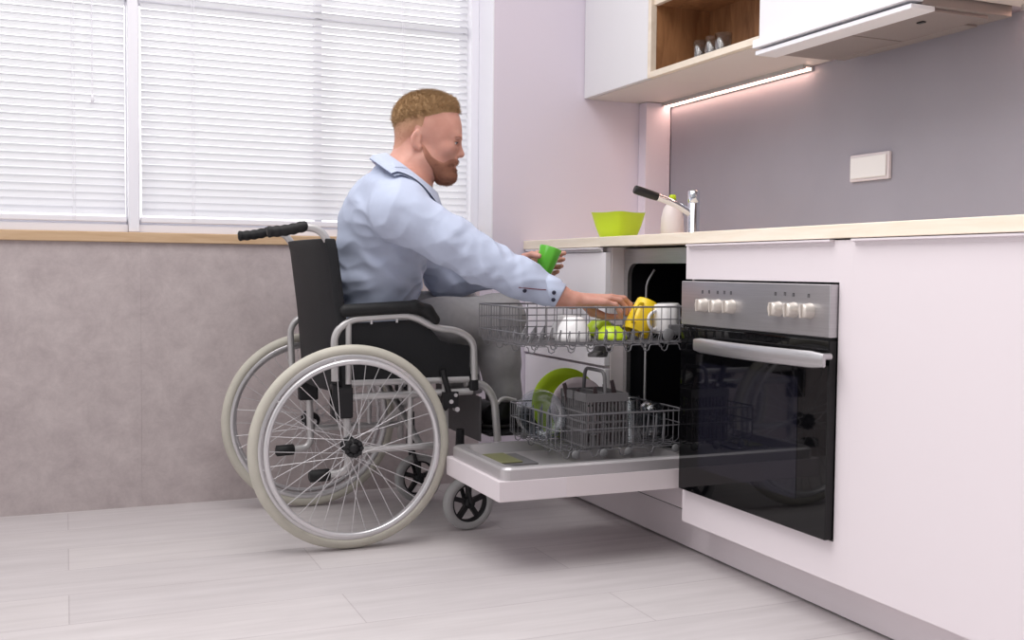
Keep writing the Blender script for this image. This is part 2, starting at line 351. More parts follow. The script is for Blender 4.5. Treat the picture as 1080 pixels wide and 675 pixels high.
def nets(fn, lo, hi, h, k=4, smooth=1):
    lo = np.array(lo, float) - 3*h; hi = np.array(hi, float) + 3*h
    n = np.ceil((hi-lo)/(h*k)).astype(int); N = n*k
    g = [lo[i] + h*k*(np.arange(n[i]) + 0.5) - h*0.5 for i in range(3)]
    G = np.stack(np.meshgrid(*g, indexing='ij'), -1).reshape(-1, 3)
    Dc = np.concatenate([fn(c) for c in np.array_split(G, max(1, len(G)//400000))]).reshape(n)
    D = np.repeat(np.repeat(np.repeat(Dc, k, 0), k, 1), k, 2).astype(np.float32)
    act = np.argwhere(np.abs(Dc) < 2.4*k*h)
    oo = np.stack(np.meshgrid(*[np.arange(k)]*3, indexing='ij'), -1).reshape(-1, 3)
    for blk in np.array_split(act, max(1, len(act)*k**3//500000)):
        I = (blk[:, None, :]*k + oo[None]).reshape(-1, 3)
        D[I[:, 0], I[:, 1], I[:, 2]] = fn(lo + h*I)
    ins = D < 0
    cs = [(a, b, c) for a in (0, 1) for b in (0, 1) for c in (0, 1)]
    sl = lambda o: tuple(slice(o[i], N[i]-1+o[i]) for i in range(3))
    cnt = sum(ins[sl(o)].astype(np.int8) for o in cs)
    mix = (cnt > 0) & (cnt < 8); cells = np.argwhere(mix); idx = np.full(mix.shape, -1, np.int32); idx[mix] = np.arange(len(cells))
    cv = [D[cells[:, 0]+o[0], cells[:, 1]+o[1], cells[:, 2]+o[2]] for o in cs]
    acc = np.zeros((len(cells), 3)); num = np.zeros(len(cells))
    for i in range(8):
        for j in range(i+1, 8):
            df = np.array(cs[j]) - np.array(cs[i])
            if np.abs(df).sum() != 1: continue
            a, b = cv[i], cv[j]; x = (a < 0) != (b < 0)
            t = np.where(x, a/np.where(x, a-b, 1), 0)
            acc += np.where(x[:, None], np.array(cs[i]) + t[:, None]*df, 0); num += x
    V = lo + h*(cells + acc/num[:, None]); Q = []
    for ax in range(3):
        a1, a2 = (ax+1) % 3, (ax+2) % 3
        s0 = [slice(1, N[i]-1) for i in range(3)]; s0[ax] = slice(0, N[ax]-1); s1 = list(s0); s1[ax] = slice(1, N[ax])
        A, B = ins[tuple(s0)], ins[tuple(s1)]
        for flip in (0, 1):
            e = np.argwhere((A & ~B) if not flip else (~A & B))
            off = np.ones(3, int); off[ax] = 0; e = e + off
            def cid(d1, d2):
                c = e.copy(); c[:, a1] -= d1; c[:, a2] -= d2; return idx[c[:, 0], c[:, 1], c[:, 2]]
            q = np.stack([cid(1, 1), cid(0, 1), cid(0, 0), cid(1, 0)], 1); Q.append(q if not flip else q[:, ::-1])
    Q = np.concatenate(Q); Q = Q[(Q >= 0).all(1)]
    for _ in range(smooth):
        sm = np.zeros_like(V); ct = np.zeros(len(V))
        for i in range(4):
            a, b = Q[:, i], Q[:, (i+1) % 4]
            for c in range(3): sm[:, c] += np.bincount(a, V[b, c], len(V)) + np.bincount(b, V[a, c], len(V))
            ct += np.bincount(a, minlength=len(V)) + np.bincount(b, minlength=len(V))
        V = V*0.5 + 0.5*sm/np.maximum(ct, 1)[:, None]
    return V, Q
class SMesh:
    def __init__(s, V, Q): s.V = V; s.Q = Q
    def mesh(s, name, off=(0, 0, 0), fix=True):
        me = bpy.data.meshes.new(name); V = (s.V - np.array(off)).astype(np.float32); Q = s.Q.astype(np.int32)
        me.vertices.add(len(V)); me.vertices.foreach_set('co', V.ravel()); me.loops.add(Q.size); me.loops.foreach_set('vertex_index', Q.ravel())
        me.polygons.add(len(Q)); me.polygons.foreach_set('loop_start', np.arange(0, Q.size, 4, dtype=np.int32)); me.polygons.foreach_set('use_smooth', np.ones(len(Q), bool))
        me.update(calc_edges=True); me.validate(); return me
def sdf(fn, lo, hi, h, smooth=1): return SMesh(*nets(fn, lo, hi, h, 4, smooth))
def folds(P, seed, wl, dirs=7, axis=None, squash=1.0):
    rs = np.random.RandomState(seed); out = np.zeros(len(P))
    for i in range(dirs):
        d = rs.normal(size=3)
        if axis is not None: d = d*0.45 + np.array(axis)*rs.choice([-1, 1])*1.0
        d /= np.linalg.norm(d); e = rs.normal(size=3); e /= np.linalg.norm(e); w = wl*rs.uniform(0.7, 1.6)
        out += np.sin(2*PI*(P @ d)/w + 1.4*np.sin(2*PI*(P @ e)/(w*2.3)+rs.uniform(0, 6)) + rs.uniform(0, 6))
    return out/dirs
# ================================================================== SETTING
YB, YP, XW = 3.868, 3.735, 2.25           # window wall, wall pier beside the window, kitchen wall
struct('floor', MB().box(-4.5, XW+0.1, -5.0, YB+0.3, -0.06, 0), M['floor'])
wb = MB()
for a, b in ((-2.2, -0.99), (-0.9893, 0.2397), (0.24, XW+0.1)): wb.box(a, b, YB, YB+0.14, 0, 0.922)      # large wall panels, hairline joints
struct('wall_back', wb, M['concrete'])
struct('wall_corner', MB().box(1.50, XW+0.1, YP, YB+0.2, 0, 2.7), M['plaster'])
struct('trim_1', MB().box(2.128, 2.24, 3.675, YP-0.001, 0.951, 1.509), M['plaster'], 0.002)
struct('wall_right', MB().box(XW, XW+0.1, 0.2, YP-0.001, 0, 2.7), M['plaster'])
single('backsplash', MB().box(XW-0.008, XW-0.001, 0.4, 3.672, 0.953, 1.509), M['backsplash'], 'grey backsplash panel on the wall between worktop and wall cabinets', 'backsplash')
struct('trim_3', MB().box(1.4955, 1.4998, YP, YB+0.0895, 0.9578, 2.7), M['white_frame'])
struct('trim_2', MB().box(-2.2, 1.4954, YB-0.014, YB+0.12, 0.9225, 0.957), M['sill'], 0.003)             # wooden window ledge
# window frame, panes
wf = MB(); ya, yb = YB+0.09, YB+0.135
for x0, x1 in ((-2.2, -2.12), (0.20, 0.245), (0.868, 0.894), (1.455, 1.4995), (-1.0, -0.955)): wf.box(x0, x1, ya, yb, 0.9575, 2.7)
wf.box(-2.2, 1.4995, ya, yb, 0.9575, 1.005); wf.box(-2.2, 1.4995, ya, yb, 2.62, 2.7); wf.box(-2.2, 1.4995, ya, yb, 1.76, 1.79)
w1 = struct('window_1', wf, M['white_frame'])
part('pane', MB().box(-2.15, 1.48, yb-0.03, yb-0.024, 0.99, 2.66), M['pane'], w1)
part('mullion', MB().box(0.203, 0.238, YB+0.001, ya-0.001, 0.9578, 2.7), M['white_frame'], w1, 0.003)
part('casing', MB().box(1.463, 1.4950, YB+0.012, ya-0.001, 0.9578, 2.7), M['white_frame'], w1, 0.002)
part('frame_rail', MB().box(-2.2, 0.202, YB+0.03, ya-0.002, 0.9578, 0.985).box(0.239, 1.462, YB+0.03, ya-0.002, 0.9578, 0.985), M['white_frame'], w1, 0.002)

def blind(x0, x1, label, cords, wand, zb):
    root = thing('venetian_blind', label, 'window blind', ((x0+x1)/2, YB+0.03, zb), 'venetian blinds in the window')
    mb = MB(); z = zb + 0.03; yc = YB+0.035; w = 0.0150; a = math.radians(61)
    while z < 2.62:
        vs = []
        for xx in (x0+0.004, x1-0.004):
            for k in range(5):
                t = (k/4-0.5)*2; u = t*w; b = 0.0026*(1-t*t)
                vs.append((xx, yc + u*math.cos(a) - b*math.sin(a)*1, z - u*math.sin(a)*-1 + b*math.cos(a)))
        mb.add(vs, [(k, k+1, 5+k+1, 5+k) for k in range(4)], True); z += 0.0255
    part('slats', mb, M['slat'], root, fix=False)
    part('bottom_rail', MB().box(x0, x1, yc-0.012, yc+0.012, zb-0.008, zb+0.012), M['white_frame'], root, 0.003)
    part('head_rail', MB().box(x0, x1, yc-0.02, yc+0.02, 2.64, 2.69), M['white_frame'], root, 0.002)
    for c in cords:
        cm = MB()
        for dx in (-0.004, 0.004): cm.cyl((c+dx, yc-0.0165, zb), (c+dx, yc-0.0165, 2.65), 0.0011, 6)
        part('ladder_cord', cm, M['white_frame'], root)
    if wand is not None: part('cord', MB().cyl((wand, yc-0.022, wand and zb+0.42), (wand, yc-0.022, 2.65), 0.0022, 8).lathe([(0, -.03), (.006, -.028), (.004, 0), (0, .002)], (wand, yc-0.022, zb+0.42), n=10), M['white_frame'], root)
    return root
blind(-1.15, 0.198, 'white venetian blind left of the window mullion, slats nearly closed', (-0.75, 0.03), 0.09, 1.0)
blind(0.243, 1.458, 'wide white venetian blind right of the window mullion, behind the man', (0.42, 1.19), None, 1.0)

# ================================================================== BASE UNITS
XF = 1.635                                  # plane of the cabinet fronts
single('plinth', MB().box(1.73, 1.748, 0.5, 3.734, 0.006, 0.116), M['white_lacquer'], 'long white plinth board along the floor below the base cabinets', 'plinth', 0.001)
wt = MB().box(1.628, XW-0.001, 0.5, 3.734, 0.919, 0.951)
single('worktop', wt, M['worktop'], 'pale maple worktop running along the kitchen wall', 'worktop', 0.002)
def lip(mb, y0, y1): return mb.prism([(XF-0.014, 0.9165), (XF+0.004, 0.9165), (XF+0.004, 0.902), (XF-0.001, 0.902), (XF-0.003, 0.910), (XF-0.014, 0.912)], y0, y1)

# drawer and door cabinet at the far end
c = thing('base_cabinet', 'white base cabinet with drawer at the far end, behind the green mug', 'cabinet', (1.94, 3.40, 0.119))
part('body', MB().box(XF+0.022, 2.24, 3.072, 3.733, 0.119, 0.917), M['white_carcass'], c, 0.001)
dr = part('drawer', MB().box(XF, XF+0.0205, 3.074, 3.731, 0.525, 0.900), M['window_lit_lacquer'], c, 0.0015)
part('handle', lip(MB(), 3.10, 3.70), M['window_lit_lacquer'], dr)
part('door', MB().box(XF+0.004, XF+0.0205, 3.074, 3.731, 0.121, 0.516), M['window_lit_lacquer'], c, 0.0015)
# oven housing
c = thing('oven_cabinet', 'white base cabinet built around the oven', 'cabinet', (1.94, 2.24, 0.119))
part('body', MB().box(XF+0.022, 2.2, 1.893, 1.91, 0.119, 0.917).box(XF+0.022, 2.2, 2.574, 2.584, 0.119, 0.917).box(1.7, 2.2, 1.911, 2.573, 0.119, 0.135).box(1.7, 2.2, 1.911, 2.573, 0.9, 0.917), M['white_carcass'], c)
f = part('front_panel', MB().prism([(1.888, 0.12), (2.584, 0.12), (2.584, 0.216), (1.934, 0.216), (1.934, 0.818), (2.584, 0.818), (2.584, 0.915), (1.888, 0.915)], XF, XF+0.02, 'yz'), M['white_lacquer'], c)
part('handle', lip(MB(), 1.955, 2.568), M['white_lacquer'], f)
# next cabinet to the right
c = thing('base_cabinet', 'plain white base cabinet to the right of the oven', 'cabinet', (1.94, 1.2, 0.119))
part('body', MB().box(XF+0.022, 2.24, 0.5, 1.8865, 0.119, 0.917), M['white_carcass'], c)
d = part('door', MB().box(XF, XF+0.02, 0.5, 1.8879, 0.12, 0.915), M['white_lacquer'], c)
part('handle', lip(MB(), 0.6, 1.884), M['white_lacquer'], d)

# ================================================================== OVEN
ov = thing('oven', 'built-in electric oven with steel control panel and black glass door', 'oven', (1.9, 2.25, 0.2175))
XO = 1.612; Y0, Y1 = 1.937, 2.570
part('body', MB().box(XO+0.03, 2.15, Y0+0.004, Y1-0.006, 0.222, 0.812), M['steel_dark'], ov)
part('control_panel', MB().box(XO, XO+0.028, Y0, Y1, 0.690, 0.813), M['steel'], ov, 0.002)
for px, py in ((740, 322), (754, 323), (768.5, 323.5), (817.5, 326), (833.5, 327), (850.5, 328)):
    p = atx(px, py, XO-0.01); kn = MB()
    A = np.array([[0,0,-1],[0,1,0],[1,0,0]]).astype(float)
    kn.lathe([(0.0, 0.024), (0.013, 0.024), (0.0165, 0.021), (0.018, 0.004), (0.0195, 0.0), (0.0195, -0.001)], (XO-0.0005, p[1], p[2]), A, 28)
    k = part('knob', kn, M['knob'], ov)
    part('grip', MB().box(XO-0.030, XO-0.022, p[1]-0.0026, p[1]+0.0026, p[2]-0.0165, p[2]+0.0165), M['knob'], k, 0.002)
for px, py in ((741, 308), (748, 308), (757, 308.5), (764, 308.5), (771, 309), (818, 310), (828, 310), (837, 311), (853, 312)):
    p = atx(px, py, XO); s = 0.0045
    mk = MB().box(XO-0.0006, XO+0.0002, p[1]-s*.8, p[1]-s*.4, p[2]-s, p[2]+s).box(XO-0.0006, XO+0.0002, p[1]+s*.4, p[1]+s*.8, p[2]-s, p[2]+s).box(XO-0.0006, XO+0.0002, p[1]-s*.8, p[1]+s*.8, p[2]+s*.7, p[2]+s); part('printed_symbol', mk, M['mark'], ov)
dd = part('door', MB().box(XO, XO+0.028, Y0, Y1, 0.220, 0.684), M['black_glass'], ov, 0.002)
part('window', MB().box(XO-0.0008, XO+0.001, 2.045, 2.47, 0.295, 0.590), M['oven_window'], dd)
n = 14; ha, hz = atx(733.5, 363, 1.59)[1], atx(870, 378, 1.588)[1]; vs = []; fs = []
for i in range(n+1):
    t = i/n; y = ha - t*(ha-hz); x = XO-0.026-0.024*math.sin(PI*t); tp = 0.020*(1 if 0 < i < n else 0.8)
    zc = 0.640
    for dx, dz in ((-.0035, -.85), (-.0045, 0), (-.0035, .85), (0, 1), (.004, .85), (.004, -.85), (0, -1)): vs.append((x+dx, y, zc+dz*tp))
for i in range(n):
    for k in range(7): fs.append((i*7+k, i*7+(k+1) % 7, (i+1)*7+(k+1) % 7, (i+1)*7+k))
hb = MB().add(vs, fs, True).add(vs[:7], [tuple(range(7))[::-1]]).add(vs[-7:], [tuple(range(7))])
for y in (ha-.012, hz+.012): hb.cyl((XO+0.001, y, 0.648), (XO-0.028, y, 0.648), 0.008, 12)
part('handle', hb, M['steel'], dd)
part('door_seal', MB().box(XO+0.006, XO+0.027, Y0+0.004, Y1-0.004, 0.6845, 0.6895), M['black_rubber'], ov)

# ================================================================== DISHWASHER
DW = thing('dishwasher', 'open slim dishwasher with its door folded down and upper rack pulled out', 'dishwasher', (1.95, 2.83, 0.119))
DY0, DY1, XT = 2.588, 3.068, 1.715
tb = MB(); t = 0.012
a0, a1, zb, zt = DY0+0.02, DY1-0.02, 0.285, 0.868
tb.box(2.18, 2.2, a0-t, a1+t, zb-t, zt+t).box(XT+0.004, 2.179, a0-t, a0, zb, zt).box(XT+0.004, 2.179, a1, a1+t, zb, zt).box(XT+0.004, 2.179, a0-t, a1+t, zt, zt+t).box(XT+0.004, 2.179, a0-t, a1+t, zb-t, zb)
part('tub', tb, M['steel_dark'], DW)
# flange with a rounded opening
def flange(y0, y1, z0, z1, Y0_, Y1_, Z0_, Z1_, r, xa, xb):
    inn = []; out = []
    for cy, cz, s in ((y1-r, z1-r, 0), (y0+r, z1-r, 1), (y0+r, z0+r, 2), (y1-r, z0+r, 3)):
        for k in range(7):
            a = PI/2*(s+k/6); inn.append((cy+r*math.cos(a), cz+r*math.sin(a)))
            out.append(((Y1_ if s in (0, 3) else Y0_), (Z1_ if s in (0, 1) else Z0_)))
    n = len(inn); vs = [(xa, *p) for p in inn] + [(xa, *p) for p in out] + [(xb, *p) for p in inn] + [(xb, *p) for p in out]; fs = []
    for i in range(n):
        j = (i+1) % n; fs += [(i, j, n+j, n+i), (2*n+i, 3*n+i, 3*n+j, 2*n+j), (i, 2*n+i, 2*n+j, j), (n+i, n+j, 3*n+j, 3*n+i)]
    return MB().add(vs, fs)
part('front_frame', flange(a0+0.004, a1-0.002, zb+0.01, zt-0.004, DY0, DY1, 0.25, 0.912, 0.045, XT-0.012, XT+0.003), M['steel'], DW)
py_ = atx(682, 290, 1.766)[1]; sp = MB().tube(fillet([(1.766, py_, 0.29), (1.766, py_, 0.80), (1.79, py_-.01, 0.845)], 0.02), 0.0045, 12)
part('water_pipe', sp, M['alu_bright'], DW)
for yy in (a0+0.006, a1-0.006): part('rack_rail', MB().box(XT+0.01, 2.16, yy-0.006, yy+0.006, 0.655, 0.672), M['chrome'], DW)
part('base_panel', MB().box(1.700, 1.714, DY0, DY1, 0.128, 0.192), M['white_lacquer'], DW, 0.001)
part('base', MB().box(1.7145, 2.2, DY0, DY1, 0.12, 0.249), M['steel_dark'], DW)
# door lying open, pivoted at the tub's lower edge
dX0, dX1, eY0, eY1 = 1.076, 1.655, 2.618, 3.046
dor = part('door', MB().box(dX0, dX1, eY0, eY1, 0.208, 0.265), M['white_lacquer'], DW, 0.002)
# inner steel pan: rim with sunken floor
def pan(x0, x1, y0, y1, z0, z1, rim, zf, r=0.03, m=6):
    def rr(x0, x1, y0, y1, r):
        o = []
        for cx, cy, s in ((x1-r, y1-r, 0), (x0+r, y1-r, 1), (x0+r, y0+r, 2), (x1-r, y0+r, 3)):
            for k in range(m+1): a = PI/2*(s+k/m); o.append((cx+r*math.cos(a), cy+r*math.sin(a)))
        return o
    rings = [[(p[0], p[1], z0) for p in rr(x0, x1, y0, y1, r)], [(p[0], p[1], z1-0.006) for p in rr(x0, x1, y0, y1, r)], [(p[0], p[1], z1) for p in rr(x0+.006, x1-.006, y0+.006, y1-.006, r)],
             [(p[0], p[1], z1) for p in rr(x0+rim, x1-rim, y0+rim, y1-rim, r)], [(p[0], p[1], zf) for p in rr(x0+rim+.012, x1-rim-.012, y0+rim+.012, y1-rim-.012, r)]]
    n = len(rings[0]); vs = sum(rings, []); fs = []
    for i in range(len(rings)-1):
        for k in range(n): fs.append((i*n+k, i*n+(k+1) % n, (i+1)*n+(k+1) % n, (i+1)*n+k))
    mb = MB().add(vs, fs, False); mb.add(rings[-1], [tuple(range(n))]); mb.add(rings[0], [tuple(range(n))[::-1]]); return mb
part('inner_panel', pan(dX0+0.012, dX1+0.045, eY0+0.002, eY1-0.002, 0.2655, 0.300, 0.028, 0.272), M['steel_pan'], dor)
disp = part('detergent_dispenser', MB().box(1.14, 1.268, 2.78, 2.95, 0.2725, 0.279), M['basket_grey'], dor, 0.004)
part('lid', MB().box(1.15, 1.222, 2.79, 2.94, 0.2792, 0.284), M['olive'], disp, 0.002)
part('edge_strip', MB().box(1.28, 1.655, eY0-0.0015, eY0-0.0002, 0.2085, 0.2645), M['white_carcass'], dor)

# racks of bent wire
def rack(name, x0, x1, y0, y1, zb, zt, mid, nx, ny, loops, tines):
    rt = part(name, MB().tube(fillet([(x0+.03, y0, zt), (x1, y0, zt), (x1, y1, zt), (x0, y1, zt), (x0, y0, zt), (x0+.035, y0, zt)], 0.02), 0.0026, 8), M['rack_grey'], DW)
    w = MB(); r = 0.00145
    for z in mid: w.tube(fillet([(x0+.03, y0, z), (x1, y0, z), (x1, y1, z), (x0, y1, z), (x0, y0, z), (x0+.035, y0, z)], 0.02), 0.0018, 6)
    part('side_rail', w, M['rack_grey'], rt)
    w = MB()
    for i in range(nx+1):
        x = x0 + .012 + (x1-x0-.024)*i/nx
        pts = [(x, y0, zt), (x, y0, zb+.012), (x, y0+.012, zb), (x, y1-.012, zb), (x, y1, zb+.012), (x, y1, zt)]
        w.tube(pts, r, 6)
    for j in range(ny+1):
        y = y0 + .012 + (y1-y0-.024)*j/ny
        pts = [(x0, y, zt), (x0, y, zb+.012), (x0+.012, y, zb+.0034), (x1-.012, y, zb+.0034), (x1, y, zb+.012), (x1, y, zt)]
        w.tube(pts, r, 6)
    part('wire_grid', w, M['rack_grey'], rt)
    for ys in sorted({q[1] for q in tines}):
        row = sorted(q for q in tines if q[1] == ys); w = MB(); pts = []
        for (xs, _, hh, lean) in row: pts += [(xs-.010, ys, zb+.005), (xs-.004, ys, zb+.007), (xs+lean, ys, zb+hh), (xs+lean+.001, ys, zb+hh), (xs+.004, ys, zb+.007)]
        part('tine_row', w.tube(pts, 0.0015, 6), M['rack_grey'], rt)
    for y in (y0+0.004, y0+(y1-y0)*.35, y0+(y1-y0)*.7, y1-0.004):
        pts = []
        for i in range(loops):
            x = x0 + 0.03 + (x1-x0-.06)*i/(loops-1)
            pts += [(x-.016, y, zb-.001), (x-.011, y, zb-.004), (x-.008, y, zb-.016), (x, y, zb-.020), (x+.008, y, zb-.016), (x+.011, y, zb-.004), (x+.016, y, zb-.001)]
        part('wavy_wire', MB().tube(pts, .0017, 6), M['rack_grey'], rt)
    return rt
tin = [(1.20 + .03*i, 2.70 + .06*j, .038, .004) for i in range(16) for j in range(6)]
UR = rack('upper_rack', 1.155, 1.70, 2.650, 2.990, 0.628, 0.736, (0.700, 0.664), 17, 16, 9, tin)
for x in (1.615, 1.685):
    for y in (2.643, 2.997): part('roller', MB().lathe([(0.0, -.004), (.017, -.004), (.019, 0), (.017, .004), (0, .004)], (x, y, 0.655), rotx(PI/2), 18), M['roller'], UR)
arm = MB().lathe([(0, -.022), (.022, -.020), (.026, -.006), (.02, .004), (.02, .03), (0, .03)], (1.495, 2.84, 0.598), n=24)
arm.obox((1.495, 2.84, 0.592), rotz(.9).T, (0.12, 0.014, 0.006))
part('rack_bracket', MB().box(1.625, 1.695, 2.655, 2.664, 0.652, 0.684), M['roller'], UR, .004)
part('spray_arm', arm, M['basket_grey'], UR, 0.003)
tin = [(1.32 + .03*i, 2.84 + .055*j, .10, .004) for i in range(7) for j in range(4)] + [(1.55 + .028*i, 2.74 + .09*j, .085, .004) for i in range(5) for j in range(3)]
LR = rack('lower_rack', 1.275, 1.70, 2.672, 3.025, 0.325, 0.428, (0.385,), 12, 11, 5, tin)
for x in (1.33, 1.42, 1.50, 1.66):
    for y in (2.665, 3.032): part('roller', MB().lathe([(0.0, -.004), (.004, -.004), (.011, -.003), (.0125, 0), (.011, .003), (.004, .004), (0, .004)], (x, y, 0.317), rotx(PI/2), 18), M['roller'], LR)

# cutlery basket
cb = thing('cutlery_basket', 'grey plastic cutlery basket with loop handle in the lower rack', 'cutlery basket', (1.39, 2.735, 0.338))
bx0, bx1, by0, by1, bz0, bz1 = 1.372, 1.502, 2.680, 2.845, 0.331, 0.486
bk = MB(); bars = []
for i in range(12):
    x = bx0 + (bx1-bx0)*i/11
    for y in (by0, by1): bk.box(x-.0022, x+.0022, y-.0015, y+.0015, bz0, bz1-.02)
for j in range(15):
    y = by0 + (by1-by0)*j/14
    for x in (bx0, bx1): bk.box(x-.0015, x+.0015, y-.0022, y+.0022, bz0, bz1-.02)
for z in (bz0+.002, bz0+.045, bz0+.072, bz0+.098):
    for y in (by0, by1): bk.box(bx0, bx1, y-.0024, y+.0024, z-.003, z+.003)
    for x in (bx0, bx1): bk.box(x-.0024, x+.0024, by0, by1, z-.003, z+.003)
part('lattice', bk, M['basket_grey'], cb)
part('floor', MB().box(bx0, bx1, by0, by1, bz0-.002, bz0+.002), M['basket_grey'], cb)
rim = MB()
for y in (by0, by1, (by0+by1)/2): rim.box(bx0-.003, bx1+.003, y-.003, y+.003, bz1-.024, bz1)
for i in range(3): x = bx0 + (bx1-bx0)*i/2; rim.box(x-.003, x+.003, by0, by1, bz1-.024, bz1)
for j in (.2, .4, .6, .8): y = by0 + (by1-by0)*j; rim.box(bx0, bx1, y-.002, y+.002, bz1-.024, bz1-.002)
part('rim', rim, M['basket_grey'], cb)
xm = (bx0+bx1)/2
part('handle', MB().tube(fillet([(xm, 2.692, bz1-.01), (xm, 2.700, bz1+.062), (xm, 2.822, bz1+.062), (xm, 2.832, bz1-.01)], 0.022), 0.0055, 10), M['basket_grey'], cb)
def utensil(kind, label, x, y, z, lean, leany):
    mb = MB(); A = np.array([lean, leany, 1.0]); A /= np.linalg.norm(A); top = np.array((x, y, z)); bot = top - A*0.185
    n = 8; vs = []; fs = []; w = np.cross(A, (0, 1, 0)); w /= np.linalg.norm(w); d = np.cross(w, A)
    prof = {'knife': [.006, .0072, .0078, .007, .0062, .0085, .0092, .008, .002], 'fork': [.005, .0072, .0075, .006, .0034, .0032, .0085, .0105, .009], 'spoon': [.005, .0072, .0075, .006, .0034, .0036, .0125, .0150, .005]}[kind]
    for i, hw in enumerate(prof):
        p = top + (bot-top)*i/8
        for sx, sy in ((-1, -1), (1, -1), (1, 1), (-1, 1)): vs.append(p + w*hw*sx + d*0.0013*sy)
    for i in range(8):
        for k in range(4): fs.append((i*4+k, i*4+(k+1) % 4, i*4+4+(k+1) % 4, i*4+4+k))
    mb.add(vs, fs).add(vs[:4], [(3, 2, 1, 0)]).add(vs[-4:], [(0, 1, 2, 3)])
    single(kind, mb, M['utensil'], label, 'cutlery', 0.0006, 'cutlery in the basket', tuple(bot))
for kind, lab, px, py, Y, l1, l2 in (('knife', 'steel knife leaning left, leftmost of the cutlery in the basket', 595, 404, 2.81, -.26, .0), ('fork', 'steel fork just left of the basket handle', 609, 410, 2.76, -.20, .02),
                                    ('spoon', 'steel spoon seen through the loop of the basket handle', 627, 408, 2.70, -.14, .02), ('fork', 'steel fork just right of the basket handle', 637, 405, 2.735, -.20, -.02),
                                    ('knife', 'steel knife at the right end of the cutlery basket', 645, 401, 2.71, -.24, .01)):
    q = at(px, py, Y); utensil(kind, lab, q[0], q[1], q[2], l1, l2)
# ================================================================== DISHES
def basis(n, up=(0, 0, 1)):
    z = np.array(n, float); z /= np.linalg.norm(z); x = np.cross(up, z); x /= np.linalg.norm(x); y = np.cross(z, x); return np.stack([x, y, z], 1)
PLATE = [(0, 0.0), (.6, 0.0), (.66, .03), (.78, .10), (.98, .17), (1.0, .175), (.985, .20), (.77, .14), (.64, .07), (.56, .045), (0, .045)]
def plate(name, R, c, nrm, m, label, group):
    mb = MB().lathe([(r*R, z*R) for r, z in PLATE], (0, 0, 0), basis(nrm), 56)
    mb.v = [tuple(np.array(v)+np.array(c)) for v in mb.v]
    return single(name, mb, m, label, 'plate', 0, group, tuple(c))
pc = at(596, 436, 2.985)
plate('dinner_plate', 0.112, (pc[0]-.006, 2.985, 0.420), (-.10, -1, .10), M['lime_plate'], 'large lime green plate standing upright at the back of the lower rack', 'plates in the lower rack')
plate('dinner_plate', 0.092, (pc[0]+.022, 2.945, 0.414), (-.14, -1, .10), M['pink_ceramic'], 'pale pink plate standing in front of the lime green plate', 'plates in the lower rack')
for i, (x, y, lab) in enumerate(((1.325, 2.900, 'clear glass plate standing in front of the pale pink plate'), (1.318, 2.862, 'clear glass plate nearest the cutlery basket'))):
    plate('dinner_plate', .074, (x, y, .330+.074), (-.75, -1, .08), M['glass'], lab, 'plates in the lower rack')
def vessel(prof, c, tilt=None, n=44, sx=1, sy=1, X=None):
    A = np.eye(3) if X is None else X
    return MB().lathe(prof, c, A, n, sx, sy)
def mug(name, R, H, c, A, m, label, ang, group=None, taper=1.0, cat='mug', flute=0):
    # origin at the base centre; A maps local z to the mug's axis
    t = 0.0035; prof = [(0, 0), (R*.86*taper, 0), (R*.95*taper, .004), (R*(taper+1)/2, H*.5), (R, H-.002), (R-t*.5, H), (R-t, H-.002), (R*(taper+1)/2-t, H*.5), (R*.9*taper-t, .008), (0, .006)]
    r = thing(name, label, cat, tuple(c), group)
    b = MB().lathe(prof, c, A, 48)
    if flute:
        V = np.array(b.v) - c; L = V @ A; th = np.arctan2(L[:, 1], L[:, 0]); rr = np.hypot(L[:, 0], L[:, 1])
        k = 1 - 0.055*(0.5-0.5*np.cos(th*flute))*np.clip(rr/R*1.5-.6, 0, 1); L[:, 0] *= k; L[:, 1] *= k; b.v = [tuple(p) for p in (L @ A.T + c)]
    part('bowl', b, m, r)
    h = spline([(R*.93, 0, H*.80), (R+.016, 0, H*.84), (R+.030, 0, H*.60), (R+.024, 0, H*.34), (R*.93*(1+taper)/2, 0, H*.20)], 6)
    Z = rotz(ang); part('handle', MB().tube([np.array(c) + A @ (Z @ np.array(p)) for p in h], 0.0048, 10), m, r)
    return r
def bowl(name, R, H, c, A, m, label, group=None, cat='bowl'):
    t = .003; prof = [(0, 0), (R*.48, 0), (R*.56, .004), (R*.82, H*.42), (R*.95, H*.8), (R, H), (R-t, H), (R*.93-t, H*.8), (R*.80-t, H*.42), (R*.52, .008), (0, .007)]
    return single(name, MB().lathe(prof, c, A, 48), m, label, cat, 0, group, tuple(c))
DN = rotx(PI)
# upper rack, left to right
for (x, y, R, H, lab) in ((1.372, 2.775, .054, .070, 'white bowl turned upside down in the upper rack under the shirt cuff, nearest the camera'),
                          (1.420, 2.915, .055, .068, 'white bowl turned upside down in the back row, behind the reaching hand')):
    bowl('bowl', R, H, (x, y, .6335+H), DN @ rotx(.0), M['white_ceramic'], lab, 'white bowls in the upper rack')
bowl('bowl', .050, .04, (1.512, 2.80, .6335+.04), DN, M['lime'], 'small lime green bowl upside down below the hand, left of the yellow mug')
bowl('bowl', .052, .045, (1.535, 2.915, .6335+.052), DN @ rotx(.08), M['lime_plate'], 'small lime green bowl upside down in the back row of the upper rack')
yb0 = at(684, 318, 2.80); yr0 = at(670, 351, 2.795); ax = yr0 - yb0; Hm = np.linalg.norm(ax)
mug('mug', .0430, Hm, yb0, basis(ax, (0, 1, 0)), M['yellow'], 'yellow mug tipped upside down in the upper rack, held by the right hand', math.radians(-40), None, .86)
mug('mug', .045, .088, (1.678, 2.765, .650+.092), DN @ roty(.06), M['white_ceramic'], 'white mug upside down at the right end of the upper rack, beside the oven', math.radians(165), flute=9)
